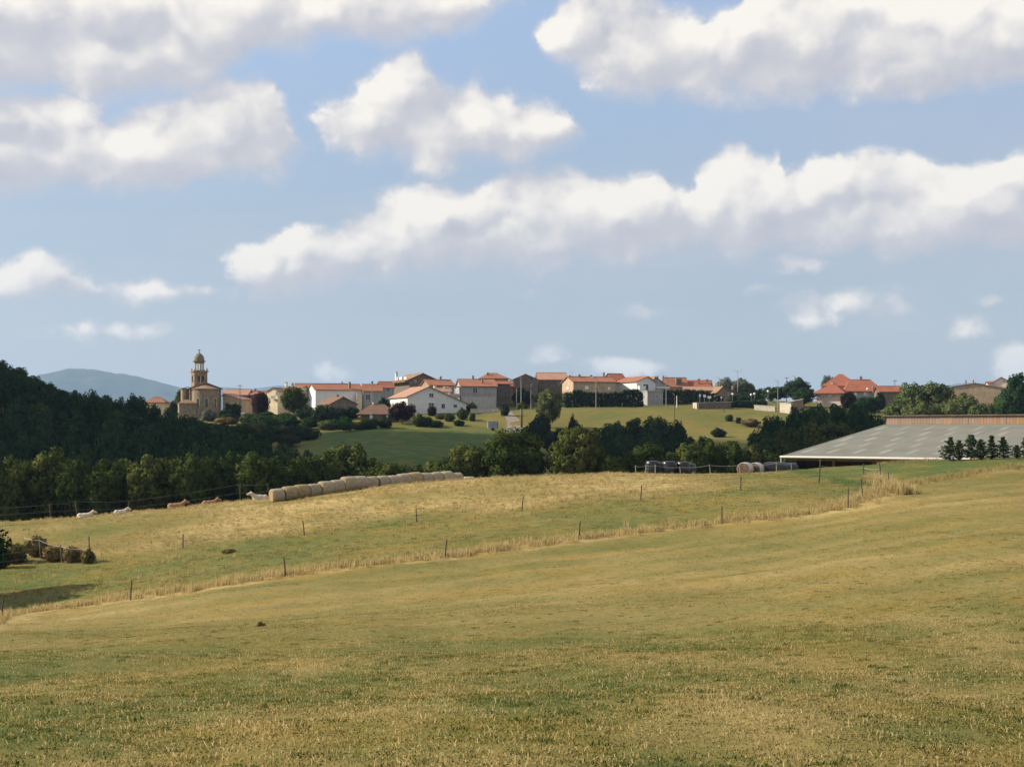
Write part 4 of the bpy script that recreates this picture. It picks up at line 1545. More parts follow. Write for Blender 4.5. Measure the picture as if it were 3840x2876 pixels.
h = House('red_outhouse', 'tiny red roofed outhouse with white chimney beside the stone gable', 1912, 1930, 412, 4, 5, 'stone', 'tile_red', 1448, 1438)
h.chimney(1914, 1420, 1440, 8, mat='render_white')
h = House('stone_barn', 'dark grey stone gable with pointed top on the skyline', 1925, 2017, 412, 5, 12, 'stone_dark', 'tile_old', 1421, 1402, axis='y', over=.25)
h.window(1990, 1996, 1440, 1450, pane='shutter', frame='stone_pale')
h = House('long_barn', 'long brown stone barn with pale salmon roof', 2019, 2128, 420, 3, 13, 'stone_dark', 'tile_salmon', 1422, 1398, over=.3)
h.window(2092, 2100, 1434, 1444, pane='shutter', frame='stone_pale')
h = House('stone_cottage', 'stone cottage with rounded lit gable and long orange roof', 2150, 2308, 404, 17, 0, 'render_ochre', 'tile_orange', 1429, 1412, pxl=2108)
h.window(2194, 2206, 1448, 1460, pane='shutter_white')
h.window(2236, 2242, 1452, 1463)
h.window(2280, 2287, 1452, 1462, pane='shutter_white')
h.window(2126, 2132, 1452, 1460, 'left', pane='shutter_white')
h.chimney(2136, 1406, 1416, 7)
h.chimney(2172, 1403, 1414, 9)
h.chimney(2216, 1405, 1416, 8)
h.antenna(2145, 1394, 1414)
h = House('orange_house', 'house with steep orange roof behind the white walled house', 2300, 2350, 440, 18, 0, 'stone', 'tile_red', 1425, 1401, pxl=2262)
h.chimney(2264, 1395, 1420, 6)
h = House('white_house_annex', 'low grey garage annex below the white walled house', 2428, 2486, 398, 10, 6, 'render_grey', 'concrete', 1468, 1466, flat=True, over=.15, cat='garage')
h.window(2471, 2476, 1488, 1500)
h.window(2459, 2467, 1482, 1487)
h = House('white_walled_house', 'bright white house with grey gable beside the dark hedge', 2388, 2457, 405, 30, 0, 'render_white', 'tile_orange', 1428, 1411, axis='y', rf=.58, pxl=2309, over=.45)
h.window(2412, 2431, 1441, 1462)
x0, z0 = h.front(2390, 1470)
x1, z1 = h.front(2413, 1448)
MB().box(x0, x1, -1.2, -.003, 0, z1).build('porch', M['render_white'], h.e)
x0, z0 = h.front(2458, 1456)
x1, z1 = h.front(2506, 1451)
MB().box(x0 + .01, x1, -1.0, 3, z0, z1).build('canopy', M['frame_white'], h.e)
MB().box(x1 - .3, x1 - .1, -.9, -.7, 0, z0 - .003).build('canopy_post', M['frame_white'], h.e)
h = House('grey_gabled_house', 'grey gabled house with orange roof behind the white one', 2440, 2510, 428, 14, 9, 'render_grey', 'tile_old', 1432, 1412, axis='y', rf=.25, eave_r=1450)
h = House('ivy_house', 'orange roofed house with broad dark chimney behind the hedge', 2500, 2580, 430, 4, 9, 'render_ochre', 'tile_orange', 1448, 1416, over=.4)
h.chimney(2544, 1417, 1450, 20, depth=.15, mat='stone_dark', pots=False)
h.chimney(2466, 1409, 1425, 5)
h.chimney(2487, 1409, 1425, 5)
h = House('two_chimney_house', 'orange roofed house with two tall chimneys', 2576, 2662, 432, -12, 9, 'render_white', 'tile_red', 1449, 1427)
h.chimney(2621, 1419, 1443, 8, depth=.2)
h.chimney(2652, 1421, 1443, 8, depth=.2)
h.window(2634, 2641, 1450, 1456)
h = House('low_cottage', 'low cottage with pale tiled roof below the two chimneys', 2566, 2688, 418, -6, 8, 'stone', 'tile_salmon', 1463, 1450)
h = House('brown_gabled_house', 'brown gabled house with tiled roof behind the garden wall', 2690, 2766, 412, 12, 11, 'stone', 'tile_old', 1468, 1449, axis='y', rf=.25, eave_r=1470, over=.5)
h.window(2732, 2738, 1476, 1488, pane='shutter')
h.chimney(2748, 1445, 1462, 6)

# right hand group of red hipped roofs
h = House('hipped_villa', 'villa with tall red hipped roof on the right of the village', 3090, 3215, 432, -14, 14, 'render_cream', 'tile_red', 1443, 1405, hip=.42, over=.7)
h.chimney(3120, 1428, 1442, 6, depth=.05, mat='render_white')
h = House('pink_bungalow', 'pink bungalow with low red hipped roof and white shutters', 3062, 3155, 408, -24, 12, 'render_pink', 'tile_red', 1469, 1445, hip=.36, over=1.3)
h.window(3079, 3092, 1472, 1488, pane='shutter_white', frame='shutter_white')
h.window(3105, 3118, 1472, 1488, pane='shutter_white', frame='shutter_white')
h = House('red_roofed_house', 'house with broad red roof and chimney right of the villa', 3170, 3308, 424, -6, 16, 'render_grey', 'tile_red', 1464, 1424, hip=.2, over=.6)
h.chimney(3228, 1410, 1428, 9)
h.window(3205, 3212, 1472, 1484, pane='shutter_white')
h.window(3240, 3247, 1470, 1482, pane='shutter_white')
h = House('end_house', 'low red roofed house behind the willows', 3300, 3384, 412, -4, 9, 'stone_dark', 'tile_red', 1467, 1448)
h.chimney(3276, 1448, 1468, 6)
h = House('warehouse', 'beige warehouse with wide low gable among the trees', 3572, 3764, 420, -14, 26, 'render_ochre', 'tile_brown', 1449, 1436, axis='y', rf=.45, eave_r=1455, over=.25, cat='warehouse')
h.chimney(3622, 1424, 1440, 5, depth=.5)
h.chimney(3650, 1424, 1440, 5, depth=.5)
h = House('pink_house', 'pink house with gable at the right edge above the warehouse', 3722, 3790, 470, -16, 14, 'render_pink', 'tile_red', 1432, 1414, axis='y', rf=.5)
h.window(3762, 3769, 1428, 1432)
h = House('pink_house_wing', 'low pink wing at the left of the pink house', 3703, 3724, 468, -16, 8, 'render_pink', 'tile_red', 1435, 1431)

# ---- white house with the asymmetric gable, and the bungalow before it
h = House('white_house', 'large white house with asymmetric gable and salmon roof', 1528, 1748, 374, 24, 0, 'render_white', 'tile_salmon', 1484, 1448, axis='y', rf=.36, eave_r=1510, pxl=1463, over=.55)
for r_ in ((1610, 1625, 1475, 1488), (1608, 1627, 1511, 1520), (1656, 1668, 1515, 1529), (1701, 1713, 1517, 1527)):
    h.window(*r_)
h = House('bungalow', 'low bungalow with brown hipped roof and white pillars', 1352, 1478, 356, 4, 9, 'stone_dark', 'tile_brown', 1545, 1516, hip=.3, over=1.2)
MB().box(.0, .12, -.05, -.003, 0, 0.1).build('step', M['concrete'], h.e)
for (q0, q1) in ((1387, 1398), (1448, 1456)):
    x0, z0 = h.front(q0, 1572)
    x1, z1 = h.front(q1, 1548)
    MB().box(x0, x1, -1.0, -.3, 0, h.ze - .25).build('pillar', M['render_white'], h.e)
h.window(1405, 1430, 1552, 1568)
MB().tube([(3.2, 4.5, h.zr - .1), (3.2, 4.5, h.zr + .5)], .22, 8).build('chimney', M['render_white'], h.roof)


# ------------------------------------------------------------------ hedges and odd trees
def hedge(label, pts, Y, mat, depth=1.4, leaf=.2, seed=1, n_leaf=6000, r=.75):
    """pts: (px, top_py); the hedge stands on the ground below"""
    rng = random.Random(seed)
    pxs = [p[0] for p in pts]
    tps = [p[1] for p in pts]
    x0, x1 = (pxs[0] - 1920) / F * Y, (pxs[-1] - 1920) / F * Y
    cx = (x0 + x1) / 2
    g0 = gz(cx, Y)
    cl_ = []
    x = x0
    while x < x1:
        px = x / Y * F + 1920
        zt = (PH - np.interp(px, pxs, tps)) / F * Y
        zb = gz(x, Y)
        z = zb + r * .6
        while z < zt - r * .5:
            for dy in (-.5, .5):
                rr = r * rng.uniform(.8, 1.15)
                cl_.append((x - cx + rng.uniform(-.3, .3), dy * depth + rng.uniform(-.2, .2), min(z + rng.uniform(-.2, .3), zt - rr * .8) - g0, rr))
            z += r * 1.1
        x += r * 1.15
    me = foliage_mesh('hedge', cl_, n_leaf, leaf, seed, M[mat], (0, 0, 0), .7)
    o = link('hedge', me, loc=(cx, Y, g0))
    return tag(o, label, 'hedge')


hedge('long dark hedge below the stone cottage and white walled house', [(2120, 1468), (2160, 1460), (2200, 1464), (2240, 1464), (2260, 1470), (2300, 1466), (2350, 1460), (2395, 1458), (2415, 1468)], 394, 'leaf_dark', seed=2)
hedge('high clipped dark hedge sloping down to the right of the white house', [(2488, 1457), (2540, 1454), (2600, 1456), (2650, 1464), (2690, 1474), (2710, 1490)], 402, 'leaf_dark', seed=3, leaf=.14)
hedge('clipped dark hedge right of the church apse', [(852, 1510), (905, 1509)], 396, 'leaf_dark', seed=4, n_leaf=1800, leaf=.15)
hedge('low dark hedge on top of the garden wall by the road signs', [(2612, 1506), (2700, 1508), (2745, 1508)], 393, 'leaf_wood', seed=5, n_leaf=2500, r=.5)
hedge('low hedge along the village edge above the golden field', [(2770, 1502), (2830, 1500), (2870, 1506)], 396, 'leaf_wood', seed=6, n_leaf=2000, r=.5)


def umbrella_tree():
    p = at(1956, 1505, 352)
    g = gz(p.x, 352)
    hgt_ = p.z - g
    e = empty('umbrella_tree', (p.x, 352, g))
    tag(e, 'small tree with a bare trunk and umbrella shaped crown beside the pale path', 'tree')
    rng = random.Random(4)
    cl_ = []
    for k in range(16):
        t = rng.uniform(0, 6.28)
        q = rng.uniform(.2, 1.6)
        cl_.append((math.cos(t) * q, math.sin(t) * q, hgt_ - .5 - q * .75 + rng.uniform(-.15, .15), rng.uniform(.45, .65)))
    link('crown', foliage_mesh('umbrella_crown', cl_, 1500, .17, 5, M['leaf_oak'], (0, 0, hgt_ - 2.5), .5), None, e)
    MB().tube([(0, 0, -.5), (.05, 0, hgt_ * .5), (0, 0, hgt_ - .6)], [.3, .22, .12], 8).build('trunk', M['bark'], e, True)


umbrella_tree()


def fir_meshes(seed):
    rng = random.Random(seed)
    H = 2.0
    mb = MB().tube([(0, 0, -.2), (0, 0, H * .96)], [.05, .01], 6)
    cl_ = []
    for k in range(15):
        f = k / 14
        z = .12 + f * (H - .22)
        n_ = rng.choice((3, 4, 5)) if f < .8 else 3
        L = (.62 - .50 * f) * rng.uniform(.35, 1.6)
        if .3 < f < .5:
            L *= .75
        for q in range(n_):
            t = q * 6.28 / n_ + rng.uniform(-.4, .4) + k
            ll = L * rng.uniform(.6, 1.2)
            tip = Vector((math.cos(t) * ll, math.sin(t) * ll, z + ll * rng.uniform(.1, .5)))
            mb.tube([(0, 0, z), tip], [.015, .004], 4)
            for w in (.35, .65, .95):
                c = Vector((0, 0, z)).lerp(tip, w)
                cl_.append((c.x, c.y, c.z, .10 - .035 * w))
    cl_.append((0, 0, H - .05, .06))
    cr = foliage_mesh('fir_needles', cl_, 3400, .045, seed, M['leaf_fir'], (0, 0, H * .4), .35)
    return cr, mb.mesh('fir_trunk', M['bark'])


FIRS = [fir_meshes(s) for s in (1, 2, 3, 4, 5)]
for i, (px, top, w) in enumerate([(3558, 1638, 1.45), (3597, 1650, 1.2), (3641, 1630, 1.4), (3683, 1646, 1.5), (3721, 1632, 1.3), (3764, 1638, 1.6), (3815, 1668, 1.7), (3856, 1640, 1.4)]):
    Y = 122 - i * .35
    p = at(px, top, Y)
    g = gz(p.x, Y)
    e = empty('young_fir', (p.x, Y, g), i * 1.3)
    e.rotation_euler = (rnd.uniform(-.07, .07), rnd.uniform(-.09, .09), i * 1.3)
    s = (p.z - g) / 2.0
    e.scale = (s * w * 1.02, s * w * 1.02, s)
    link('branches', FIRS[i % 5][0], None, e)
    link('trunk', FIRS[i % 5][1], None, e)
    tag(e, '%s young fir from the left in the row before the barn' % ORD[i].capitalize() if i != 7 else 'young fir cut by the right edge, last of the row before the barn', 'fir', 'young firs before the barn')

# brambles at the left edge and weeds in the pasture
for i, (px, ty, Y, w, mat, lab) in enumerate([
        (62, 2032, 99, 90, 'leaf_dry', 'olive brown bramble at the left edge of the pasture, biggest of the thicket'),
        (140, 2008, 101, 100, 'leaf_dry', 'bramble bush behind the thin tape at the left'),
        (205, 2038, 99, 90, 'leaf_dry', 'brownish bramble in the middle of the left thicket'),
        (275, 2042, 98, 80, 'leaf_dry', 'green bramble left of the leaning fence post'),
        (330, 2055, 97, 60, 'leaf_dry', 'small bramble at the foot of the leftmost fence post'),
        (5, 2045, 97, 70, 'leaf_oak', 'green bramble cut by the left edge'),
        (860, 2056, 94.5, 60, 'leaf_dry', 'dark weed clump alone on the pasture below the cattle'),
        (978, 2328, 47, 40, 'leaf_dry', 'small dark weed clump low on the mown slope')]):
    plant_px('bramble', BUSH[i % 3], px, ty, Y, w, mat, lab, 'bramble', min_h=.3)


# ------------------------------------------------------------------ barn
def barn():
    E = Vector((32.5, 160.0, 0))
    Rg = Vector((51.0, 182.0, 0))
    rv = Rg - E
    Lr = rv.length
    rn = rv / Lr
    ev = Vector((rn.y, -rn.x, 0))
    ang = math.atan2(ev.y, ev.x)
    ze, zr = (PH - 1709) / F * 160, (PH - 1591) / F * 182
    g = -7.2
    e = empty('barn', (E.x, E.y, g), ang)
    tag(e, 'long grey roofed cattle barn with wooden clerestory at the right', 'barn')
    L = 44.0
    ze -= g
    zr -= g
    rb = MB()
    rb.slab([(0, 0, ze), (L, 0, ze), (L, Lr, zr), (0, Lr, zr)], .16)
    roof = rb.build('roof', M['barn_roof'], e)
    sl = (zr - ze) / Lr
    # translucent sheets let into the roof
    skm = MB().slab([(0, 0, .014), (.75, 0, .014), (.75, 3.2, .014 + 3.2 * sl), (0, 3.2, .014 + 3.2 * sl)], .06).mesh('skylight', M['skylight'])
    for row in range(5):
        for c in range(13):
            y = 2.6 + row * 5.1
            x = .9 + c * 3.3 + (1.6 if row % 2 else 0)
            o = link('skylight', skm, None, roof, loc=(x, y, ze + y * sl))
    MB().tube([(-.3, -.12, ze - .12), (L, -.12, ze - .12)], .13, 8).build('gutter', M['gutter'], e)
    MB().tube([(-.2, -.12, ze - .12), (-.2, -.05, ze - .9)], .07, 8).build('downpipe', M['gutter'], e)
    MB().slab([(-.12, -.1, ze + .02), (-.004, -.1, ze + .02), (-.004, Lr, zr + .02), (-.12, Lr, zr + .02)], .3).build('verge_board', M['barn_roof'], e)
    # clerestory of upright planks under the upper roof
    zc = (PH - 1562) / F * 182 - g
    cl_ = MB().box(.15, L, Lr + .04, Lr + .2, zr - .3, zc).build('clerestory', M['wood_beam'], e)
    rng = random.Random(8)
    pm = [MB().box(0, w, -.04, 0, 0, zc - zr + .02).mesh('plank', M['planks_orange' if k == 2 else 'planks']) for k, w in enumerate((.40, .36, .42))]
    x = .15
    while x < L - .5:
        k = rng.choice((0, 0, 1, 1, 2)) if x < 14 else rng.choice((0, 1, 2, 2, 2))
        link('plank', pm[k], None, cl_, loc=(x, Lr + .02 - rng.uniform(0, .035), zr - .01 + rng.uniform(-.03, .03)))
        x += (.40, .36, .42)[k] + .018
    up = MB().slab([(-.4, Lr - .35, zc + .16), (L, Lr - .35, zc + .16), (L, Lr + 22, zc - 3.6), (-.4, Lr + 22, zc - 3.6)], .12)
    up.build('upper_roof', M['stone_dark'], e)
    # open front: posts, feed rail, back wall and left gable end
    for c in range(9):
        MB().box(1.0 + c * 5, 1.25 + c * 5, .9, 1.15, 0, ze - .1).build('post', M['wood_beam'], e)
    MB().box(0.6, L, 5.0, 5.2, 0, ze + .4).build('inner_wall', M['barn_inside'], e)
    gm = MB()
    vs = [(.5, 2.0, 0), (.5, Lr, 0), (.5, Lr, zr - .25), (.5, 2.0, ze + 2.0 * sl - .2)]
    vs2 = [(v[0] + .12, v[1], v[2]) for v in vs]
    gm.add(vs + vs2, [(0, 1, 2, 3), (7, 6, 5, 4), (0, 4, 5, 1), (1, 5, 6, 2), (2, 6, 7, 3), (3, 7, 4, 0)])
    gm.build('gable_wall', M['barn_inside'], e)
    MB().box(.1, L, .3, .5, ze - .55, ze - .2).build('eave_beam', M['wood_beam'], e)


barn()


# ------------------------------------------------------------------ bales
def bale_protos():
    out = []
    for sd in range(3):
        rng = random.Random(sd)
        r, w = .66, 1.2
        n_ = 26
        side, ends = MB(), []
        prof = [(-.6, .93), (-.55, .985), (-.3, 1.0), (0, 1.012), (.3, 1.0), (.55, .985), (.6, .93)]
        vs, fs = [], []
        jit = [rng.uniform(-.02, .02) for _ in range(n_)]
        for (x, k) in prof:
            for q in range(n_):
                t = 2 * math.pi * q / n_
                rr = r * (k + jit[q])
                z = r + math.sin(t) * rr
                z = max(z, .06)
                vs.append((x, math.cos(t) * rr, z))
        for i in range(len(prof) - 1):
            for q in range(n_):
                fs.append((i * n_ + q, (i + 1) * n_ + q, (i + 1) * n_ + (q + 1) % n_, i * n_ + (q + 1) % n_))
        side.add(vs, fs)
        m_side = side.mesh('bale_wrap', M['net'], True)
        for sgn in (-1, 1):
            mb = MB()
            ring = [(sgn * .6, math.cos(2 * math.pi * q / n_) * r * (.93 + jit[q]), max(.06, r + math.sin(2 * math.pi * q / n_) * r * (.93 + jit[q]))) for q in range(n_)]
            mid = [(sgn * .63, math.cos(2 * math.pi * q / n_) * r * .5, r + math.sin(2 * math.pi * q / n_) * r * .5) for q in range(n_)]
            c = [(sgn * .60, 0, r)]
            fs2 = [(q, (q + 1) % n_, n_ + (q + 1) % n_, n_ + q) for q in range(n_)] + [(n_ + q, n_ + (q + 1) % n_, 2 * n_) for q in range(n_)]
            if sgn < 0:
                fs2 = [f[::-1] for f in fs2]
            mb.add(ring + mid + c, fs2)
            ends.append(mb.mesh('bale_end', M['hay'], True))
        out.append((m_side, ends))
    return out


BALES = bale_protos()
HAYWRAP = [with_mat(BALES[k][0], M['hay']) for k in range(3)]


def put_bale(x, y, rz, label, group, k=0, hayish=False, sink=.06, name='hay_bale', s=1.0, tilt=0.0):
    e = empty(name, (x, y, gz(x, y) - sink), rz)
    e.rotation_euler = (0, tilt, rz)
    e.scale = (s, s, s)
    link('wrap', HAYWRAP[k % 3] if hayish else BALES[k % 3][0], None, e)
    for m_ in BALES[k % 3][1]:
        link('end_face', m_, None, e)
    tag(e, label, 'hay bale', group)
    return e


NB = 17
A, B = Vector(((1040 - 1920) / F * 121.5, 121.5)), Vector(((1712 - 1920) / F * 133.5, 133.5))
row_ang = math.atan2(B.y - A.y, B.x - A.x)
for i in range(NB):
    p = A.lerp(B, i / (NB - 1))
    hayish = i in (1, 2, 12)
    put_bale(p.x, p.y, row_ang + rnd.uniform(-.14, .14), ('%s bale from the left in the long row on the crest' % ORD[i].capitalize()) + (', yellow straw showing' if hayish else ''),
             'round bales in the long row on the crest', i, hayish, .05 + rnd.uniform(0, .08), s=rnd.uniform(.93, 1.08), tilt=-.05 + rnd.uniform(-.04, .04))
for i, (px, Y) in enumerate(((1757, 136), (1803, 136.5), (1850, 137))):
    put_bale((px - 1920) / F * Y, Y, .35, '%s of three pale bales half sunk behind the crest, right of the row' % ORD[i].capitalize(), 'bales sunk behind the crest', i, False, .25 + .1 * i)

# wrapped silage bales, standing on end
film = MB().lathe([(.02, 0), (.52, 0), (.62, .06), (.655, .2), (.65, .62), (.66, 1.05), (.63, 1.2), (.55, 1.27), (.3, 1.29), (.02, 1.28)], 24).mesh('film', M['black_film'], True)
lapm = MB().lathe([(.658, .4), (.672, .46), (.672, .5), (.658, .56)], 24).mesh('film_lap', M['black_film'], True)
BL = [(2446, 129.0), (2478, 131.0), (2508, 128.8), (2545, 131.0), (2562, 129.0), (2584, 132.0)]
BLAB = ['front left', 'rear left', 'front middle', 'rear middle', 'front right', 'rear right']
for (px, Y), nm in zip(BL, BLAB):
    x = (px - 1920) / F * Y
    e = empty('silage_bale', (x, Y, gz(x, Y) - .05), px * .1)
    link('film', film, None, e)
    link('film_lap', lapm, None, e)
    tag(e, 'black plastic wrapped silage bale, %s of the upright group on the crest' % nm, 'silage bale', 'upright silage bales on the crest')
for i, (px, Y, mat, lab) in enumerate([(2795, 129, 'pale_film', 'pale wrapped bale with brown end, left of the pair'), (2836, 130, 'pale_film', 'pale wrapped bale with brown end, right of the pair'),
                                       (2890, 130.5, 'black_film', 'black wrapped bale lying right of the pale pair'), (2925, 131.5, 'black_film', 'black wrapped bale lying second from the pale pair'),
                                       (2962, 132.5, 'black_film', 'black wrapped bale lying nearest the barn gutter')]):
    x = (px - 1920) / F * Y
    e = empty('wrapped_bale', (x, Y, gz(x, Y) - .1), R(58) if i < 2 else R(20))
    link('film', with_mat(BALES[i % 3][0], M[mat]), None, e)
    for m_ in BALES[i % 3][1]:
        link('end_face', with_mat(m_, M['earth'] if i < 2 else M[mat]), None, e)
    tag(e, lab, 'silage bale', 'wrapped bales lying left of the barn')


# ------------------------------------------------------------------ fences
def fence(label, posts, hpost, mat, wires, wmat='wire', r=.045, lean=True, name='fence', seed=1):
    """posts: plan positions; wires: heights"""
    rng = random.Random(seed)
    x0, y0 = posts[0][:2]
    g0 = gz(x0, y0)
    e = empty(name, (x0, y0, g0))
    tag(e, label, 'fence')
    tops = []
    for (x, y, hh) in posts:
        g = gz(x, y) - g0
        lx, ly = (rng.uniform(-.09, .09), rng.uniform(-.05, .05)) if lean else (0, 0)
        b = Vector((x - x0, y - y0, g))
        H = hh * hpost
        t = b + Vector((lx * H * 1.3, ly * H, H))
        MB().tube([b - Vector((0, 0, .2)), b.lerp(t, .5), t], [r * 1.1, r, r * .9], 7).build('post', M[mat], e)
        tops.append((b, t))
    for k, f in enumerate(wires):
        pts = []
        for (b0, t0), (b1, t1) in zip(tops[:-1], tops[1:]):
            p0, p1 = b0.lerp(t0, f), b1.lerp(t1, f)
            for q in range(5):
                s = q / 5
                p = p0.lerp(p1, s)
                g = gz(p.x + x0, p.y + y0) - g0
                sag = .10 * 4 * s * (1 - s)
                z = max(p.z - sag, g + .15)
                pts.append(Vector((p.x, p.y, z)))
        pts.append(tops[-1][0].lerp(tops[-1][1], f))
        MB().tube(pts, .006 if wmat == 'wire' else .011, 4).build('wire' if wmat == 'wire' else 'tape', M[wmat], e)


def along(pts_px, hs=None):
    return [(x, y, 1.0 if hs is None else hs[i]) for i, (x, y) in enumerate(interp_line(pts_px))]


fence('wire fence of thin dark posts across the pasture', along([(-120, 2150), (336, 2105), (686, 2057), (1142, 2007), (1563, 1957), (1956, 1919), (2402, 1877), (2777, 1840)], [1, 1.7, 1, 1, .95, 1, 1.05, 1]), 1.08, 'post', (.9, .5), seed=3)
fence('wire fence of dark posts standing in the strip of tall dry grass', along([(-30, 2330), (6, 2320), (489, 2250), (1072, 2160), (1668, 2094), (2170, 2022), (2707, 1964), (3180, 1905), (3236, 1868), (3335, 1830)], [1, 1.15, 1.05, 1, 1, 1, 1, 1.2, 1.15, 1]), 1.1, 'post', (.85,), seed=5)
big = interp_line([(3071, 1812), (3238, 1800), (3306, 1808)])
fence('short dark fence with three tall posts before the barn', [(big[0][0], big[0][1], 1.35), (big[1][0], big[1][1], .95), (big[2][0], big[2][1], 1.05)], 1.35, 'post', (.72,), 'tape', .055, seed=6)
tp = [(2384, 125.5, 1), (2421, 126, 1.1), (2457, 126.3, 1.1), (2552, 126.5, .9), (2664, 126.5, 1.1), (2775, 126.8, 1.15), (2912, 127, 1.15), (2969, 127.5, 1.0)]
fence('pale posts with white electric tape before the silage bales', [((px - 1920) / F * Y, Y, s) for px, Y, s in tp], .78, 'post_pale', (.9,), 'tape', .035, seed=7)
tp = [(90, 103, 1.1), (152, 100, 1.1), (232, 98, .95), (325, 97, .8)]
fence('white electric tape strung over the brambles at the left', [((px - 1920) / F * Y, Y, s) for px, Y, s in tp], 1.35, 'post_pale', (.95,), 'tape', .025, seed=8)
tp = [(-40, 131, 1), (190, 131, 1), (290, 131.5, 1.2), (480, 132, 1), (900, 131.5, 1.25), (1010, 131, 1)]
fence('thin wire fence behind the resting cattle on the crest', [((px - 1920) / F * Y, Y, s) for px, Y, s in tp], 1.5, 'post', (.95, .5), seed=9)


# ------------------------------------------------------------------ cattle at rest
def cow_mesh(seed, turn):
    import bmesh
    bm = bmesh.new()

    def ell(c, r, rot=0.0):
        v = bmesh.ops.create_icosphere(bm, subdivisions=3, radius=1.0)['verts']
        for q in v:
            p = Vector((q.co.x * r[0], q.co.y * r[1], q.co.z * r[2]))
            p.rotate(__import__('mathutils').Euler((0, rot, 0)))
            q.co = p + Vector(c)

    # body lying, chest at +x
    ell((0, 0, .40), (.78, .36, .40))
    ell((-.55, 0, .42), (.36, .35, .38))
    ell((.48, 0, .46), (.36, .31, .40))
    ell((.1, 0, .66), (.6, .2, .14))
    # neck and head
    hx, hy = math.cos(turn), math.sin(turn)
    for k in range(5):
        f = k / 4
        ell((.66 + .24 * f * hx, .24 * f * hy, .60 + .28 * f), (.25 - .05 * f, .22 - .05 * f, .27 - .07 * f))
    hd = Vector((.66 + .32 * hx, .32 * hy, .96))
    for k in range(6):
        f = k / 5
        c = hd + Vector((hx * .36 * f, hy * .36 * f, -.13 * f))
        ell(c, (.17 - .045 * f, .17 - .05 * f, .17 - .05 * f))
    # ears
    for s in (-1, 1):
        c = hd + Vector((-hx * .06 - hy * s * .20, -hy * .06 + hx * s * .20, .05))
        ell(c, (.07 + .06 * abs(hy), .07 + .06 * abs(hx), .05))
    # folded legs
    for s in (-1, 1):
        ell((-.38, s * .34, .22), (.34, .13, .22))
        ell((-.05, s * .42, .08), (.32, .08, .08))
        ell((.55, s * .28, .15), (.24, .11, .16))
        ell((.80, s * .26, .07), (.22, .07, .07))
    # tail
    for k in range(6):
        f = k / 5
        ell((-.88 + .02 * math.sin(f * 3), .10 * f, .55 - .48 * f), (.045, .045, .09))
    me = bpy.data.meshes.new('cow_body')
    bm.to_mesh(me)
    bm.free()
    me.polygons.foreach_set('use_smooth', [True] * len(me.polygons))
    return me, hd + Vector((hx * .44, hy * .44, -.15)), hd


def cow(px, Y, rz, turn, mat, label, s=1.0, sink=.2):
    x = (px - 1920) / F * Y
    me, muz, hd = cow_mesh(1, turn)
    me.materials.append(M[mat])
    o = link('cow', me, loc=(x, Y, gz(x, Y) - sink), rz=rz)
    o.scale = (s, s, s)
    rm = o.modifiers.new('remesh', 'REMESH')
    rm.mode = 'VOXEL'
    rm.voxel_size = .035
    rm.use_smooth_shade = True
    sm = o.modifiers.new('smooth', 'SMOOTH')
    sm.iterations = 5
    tag(o, label, 'cow', 'cattle resting on the crest')
    mz = MB().lathe([(.0, -.05), (.07, -.03), (.085, .02), (.06, .06), (.0, .07)], 10).build('muzzle', M['muzzle'], o, True, loc=muz + Vector((0, 0, -.02)))
    for sg in (-1, 1):
        c = hd + Vector((-math.sin(turn) * sg * .1, math.cos(turn) * sg * .1, .13))
        MB().tube([c, c + Vector((-math.sin(turn) * sg * .1, math.cos(turn) * sg * .1, .06)), c + Vector((-math.sin(turn) * sg * .13, math.cos(turn) * sg * .13, .15))], [.028, .02, .006], 6).build('horn', M['horn'], o)
        c = hd + Vector((math.cos(turn) * .1 - math.sin(turn) * sg * .115, math.sin(turn) * .1 + math.cos(turn) * sg * .115, .04))
        MB().lathe([(0, -.02), (.02, 0), (0, .02)], 6).build('eye', M['black_film'], o, loc=c)
    return o


cow(318, 126.0, R(12), .3, 'cow_white', 'white cow lying farthest left on the crest', .78)
cow(452, 126.0, R(40), -.9, 'cow_white', 'white cow lying second from the left, head raised', .74)
cow(660, 126.0, R(14), .2, 'cow_tan', 'tan cow lying with head raised to the right', .86)
cow(786, 126.2, R(20), .0, 'cow_tan', 'tan cow lying right of the other tan one, half hidden by grass', .76, .26)
cow(975, 126.2, R(195), .2, 'cow_white', 'pale cow lying just left of the bale row, facing left', .86)


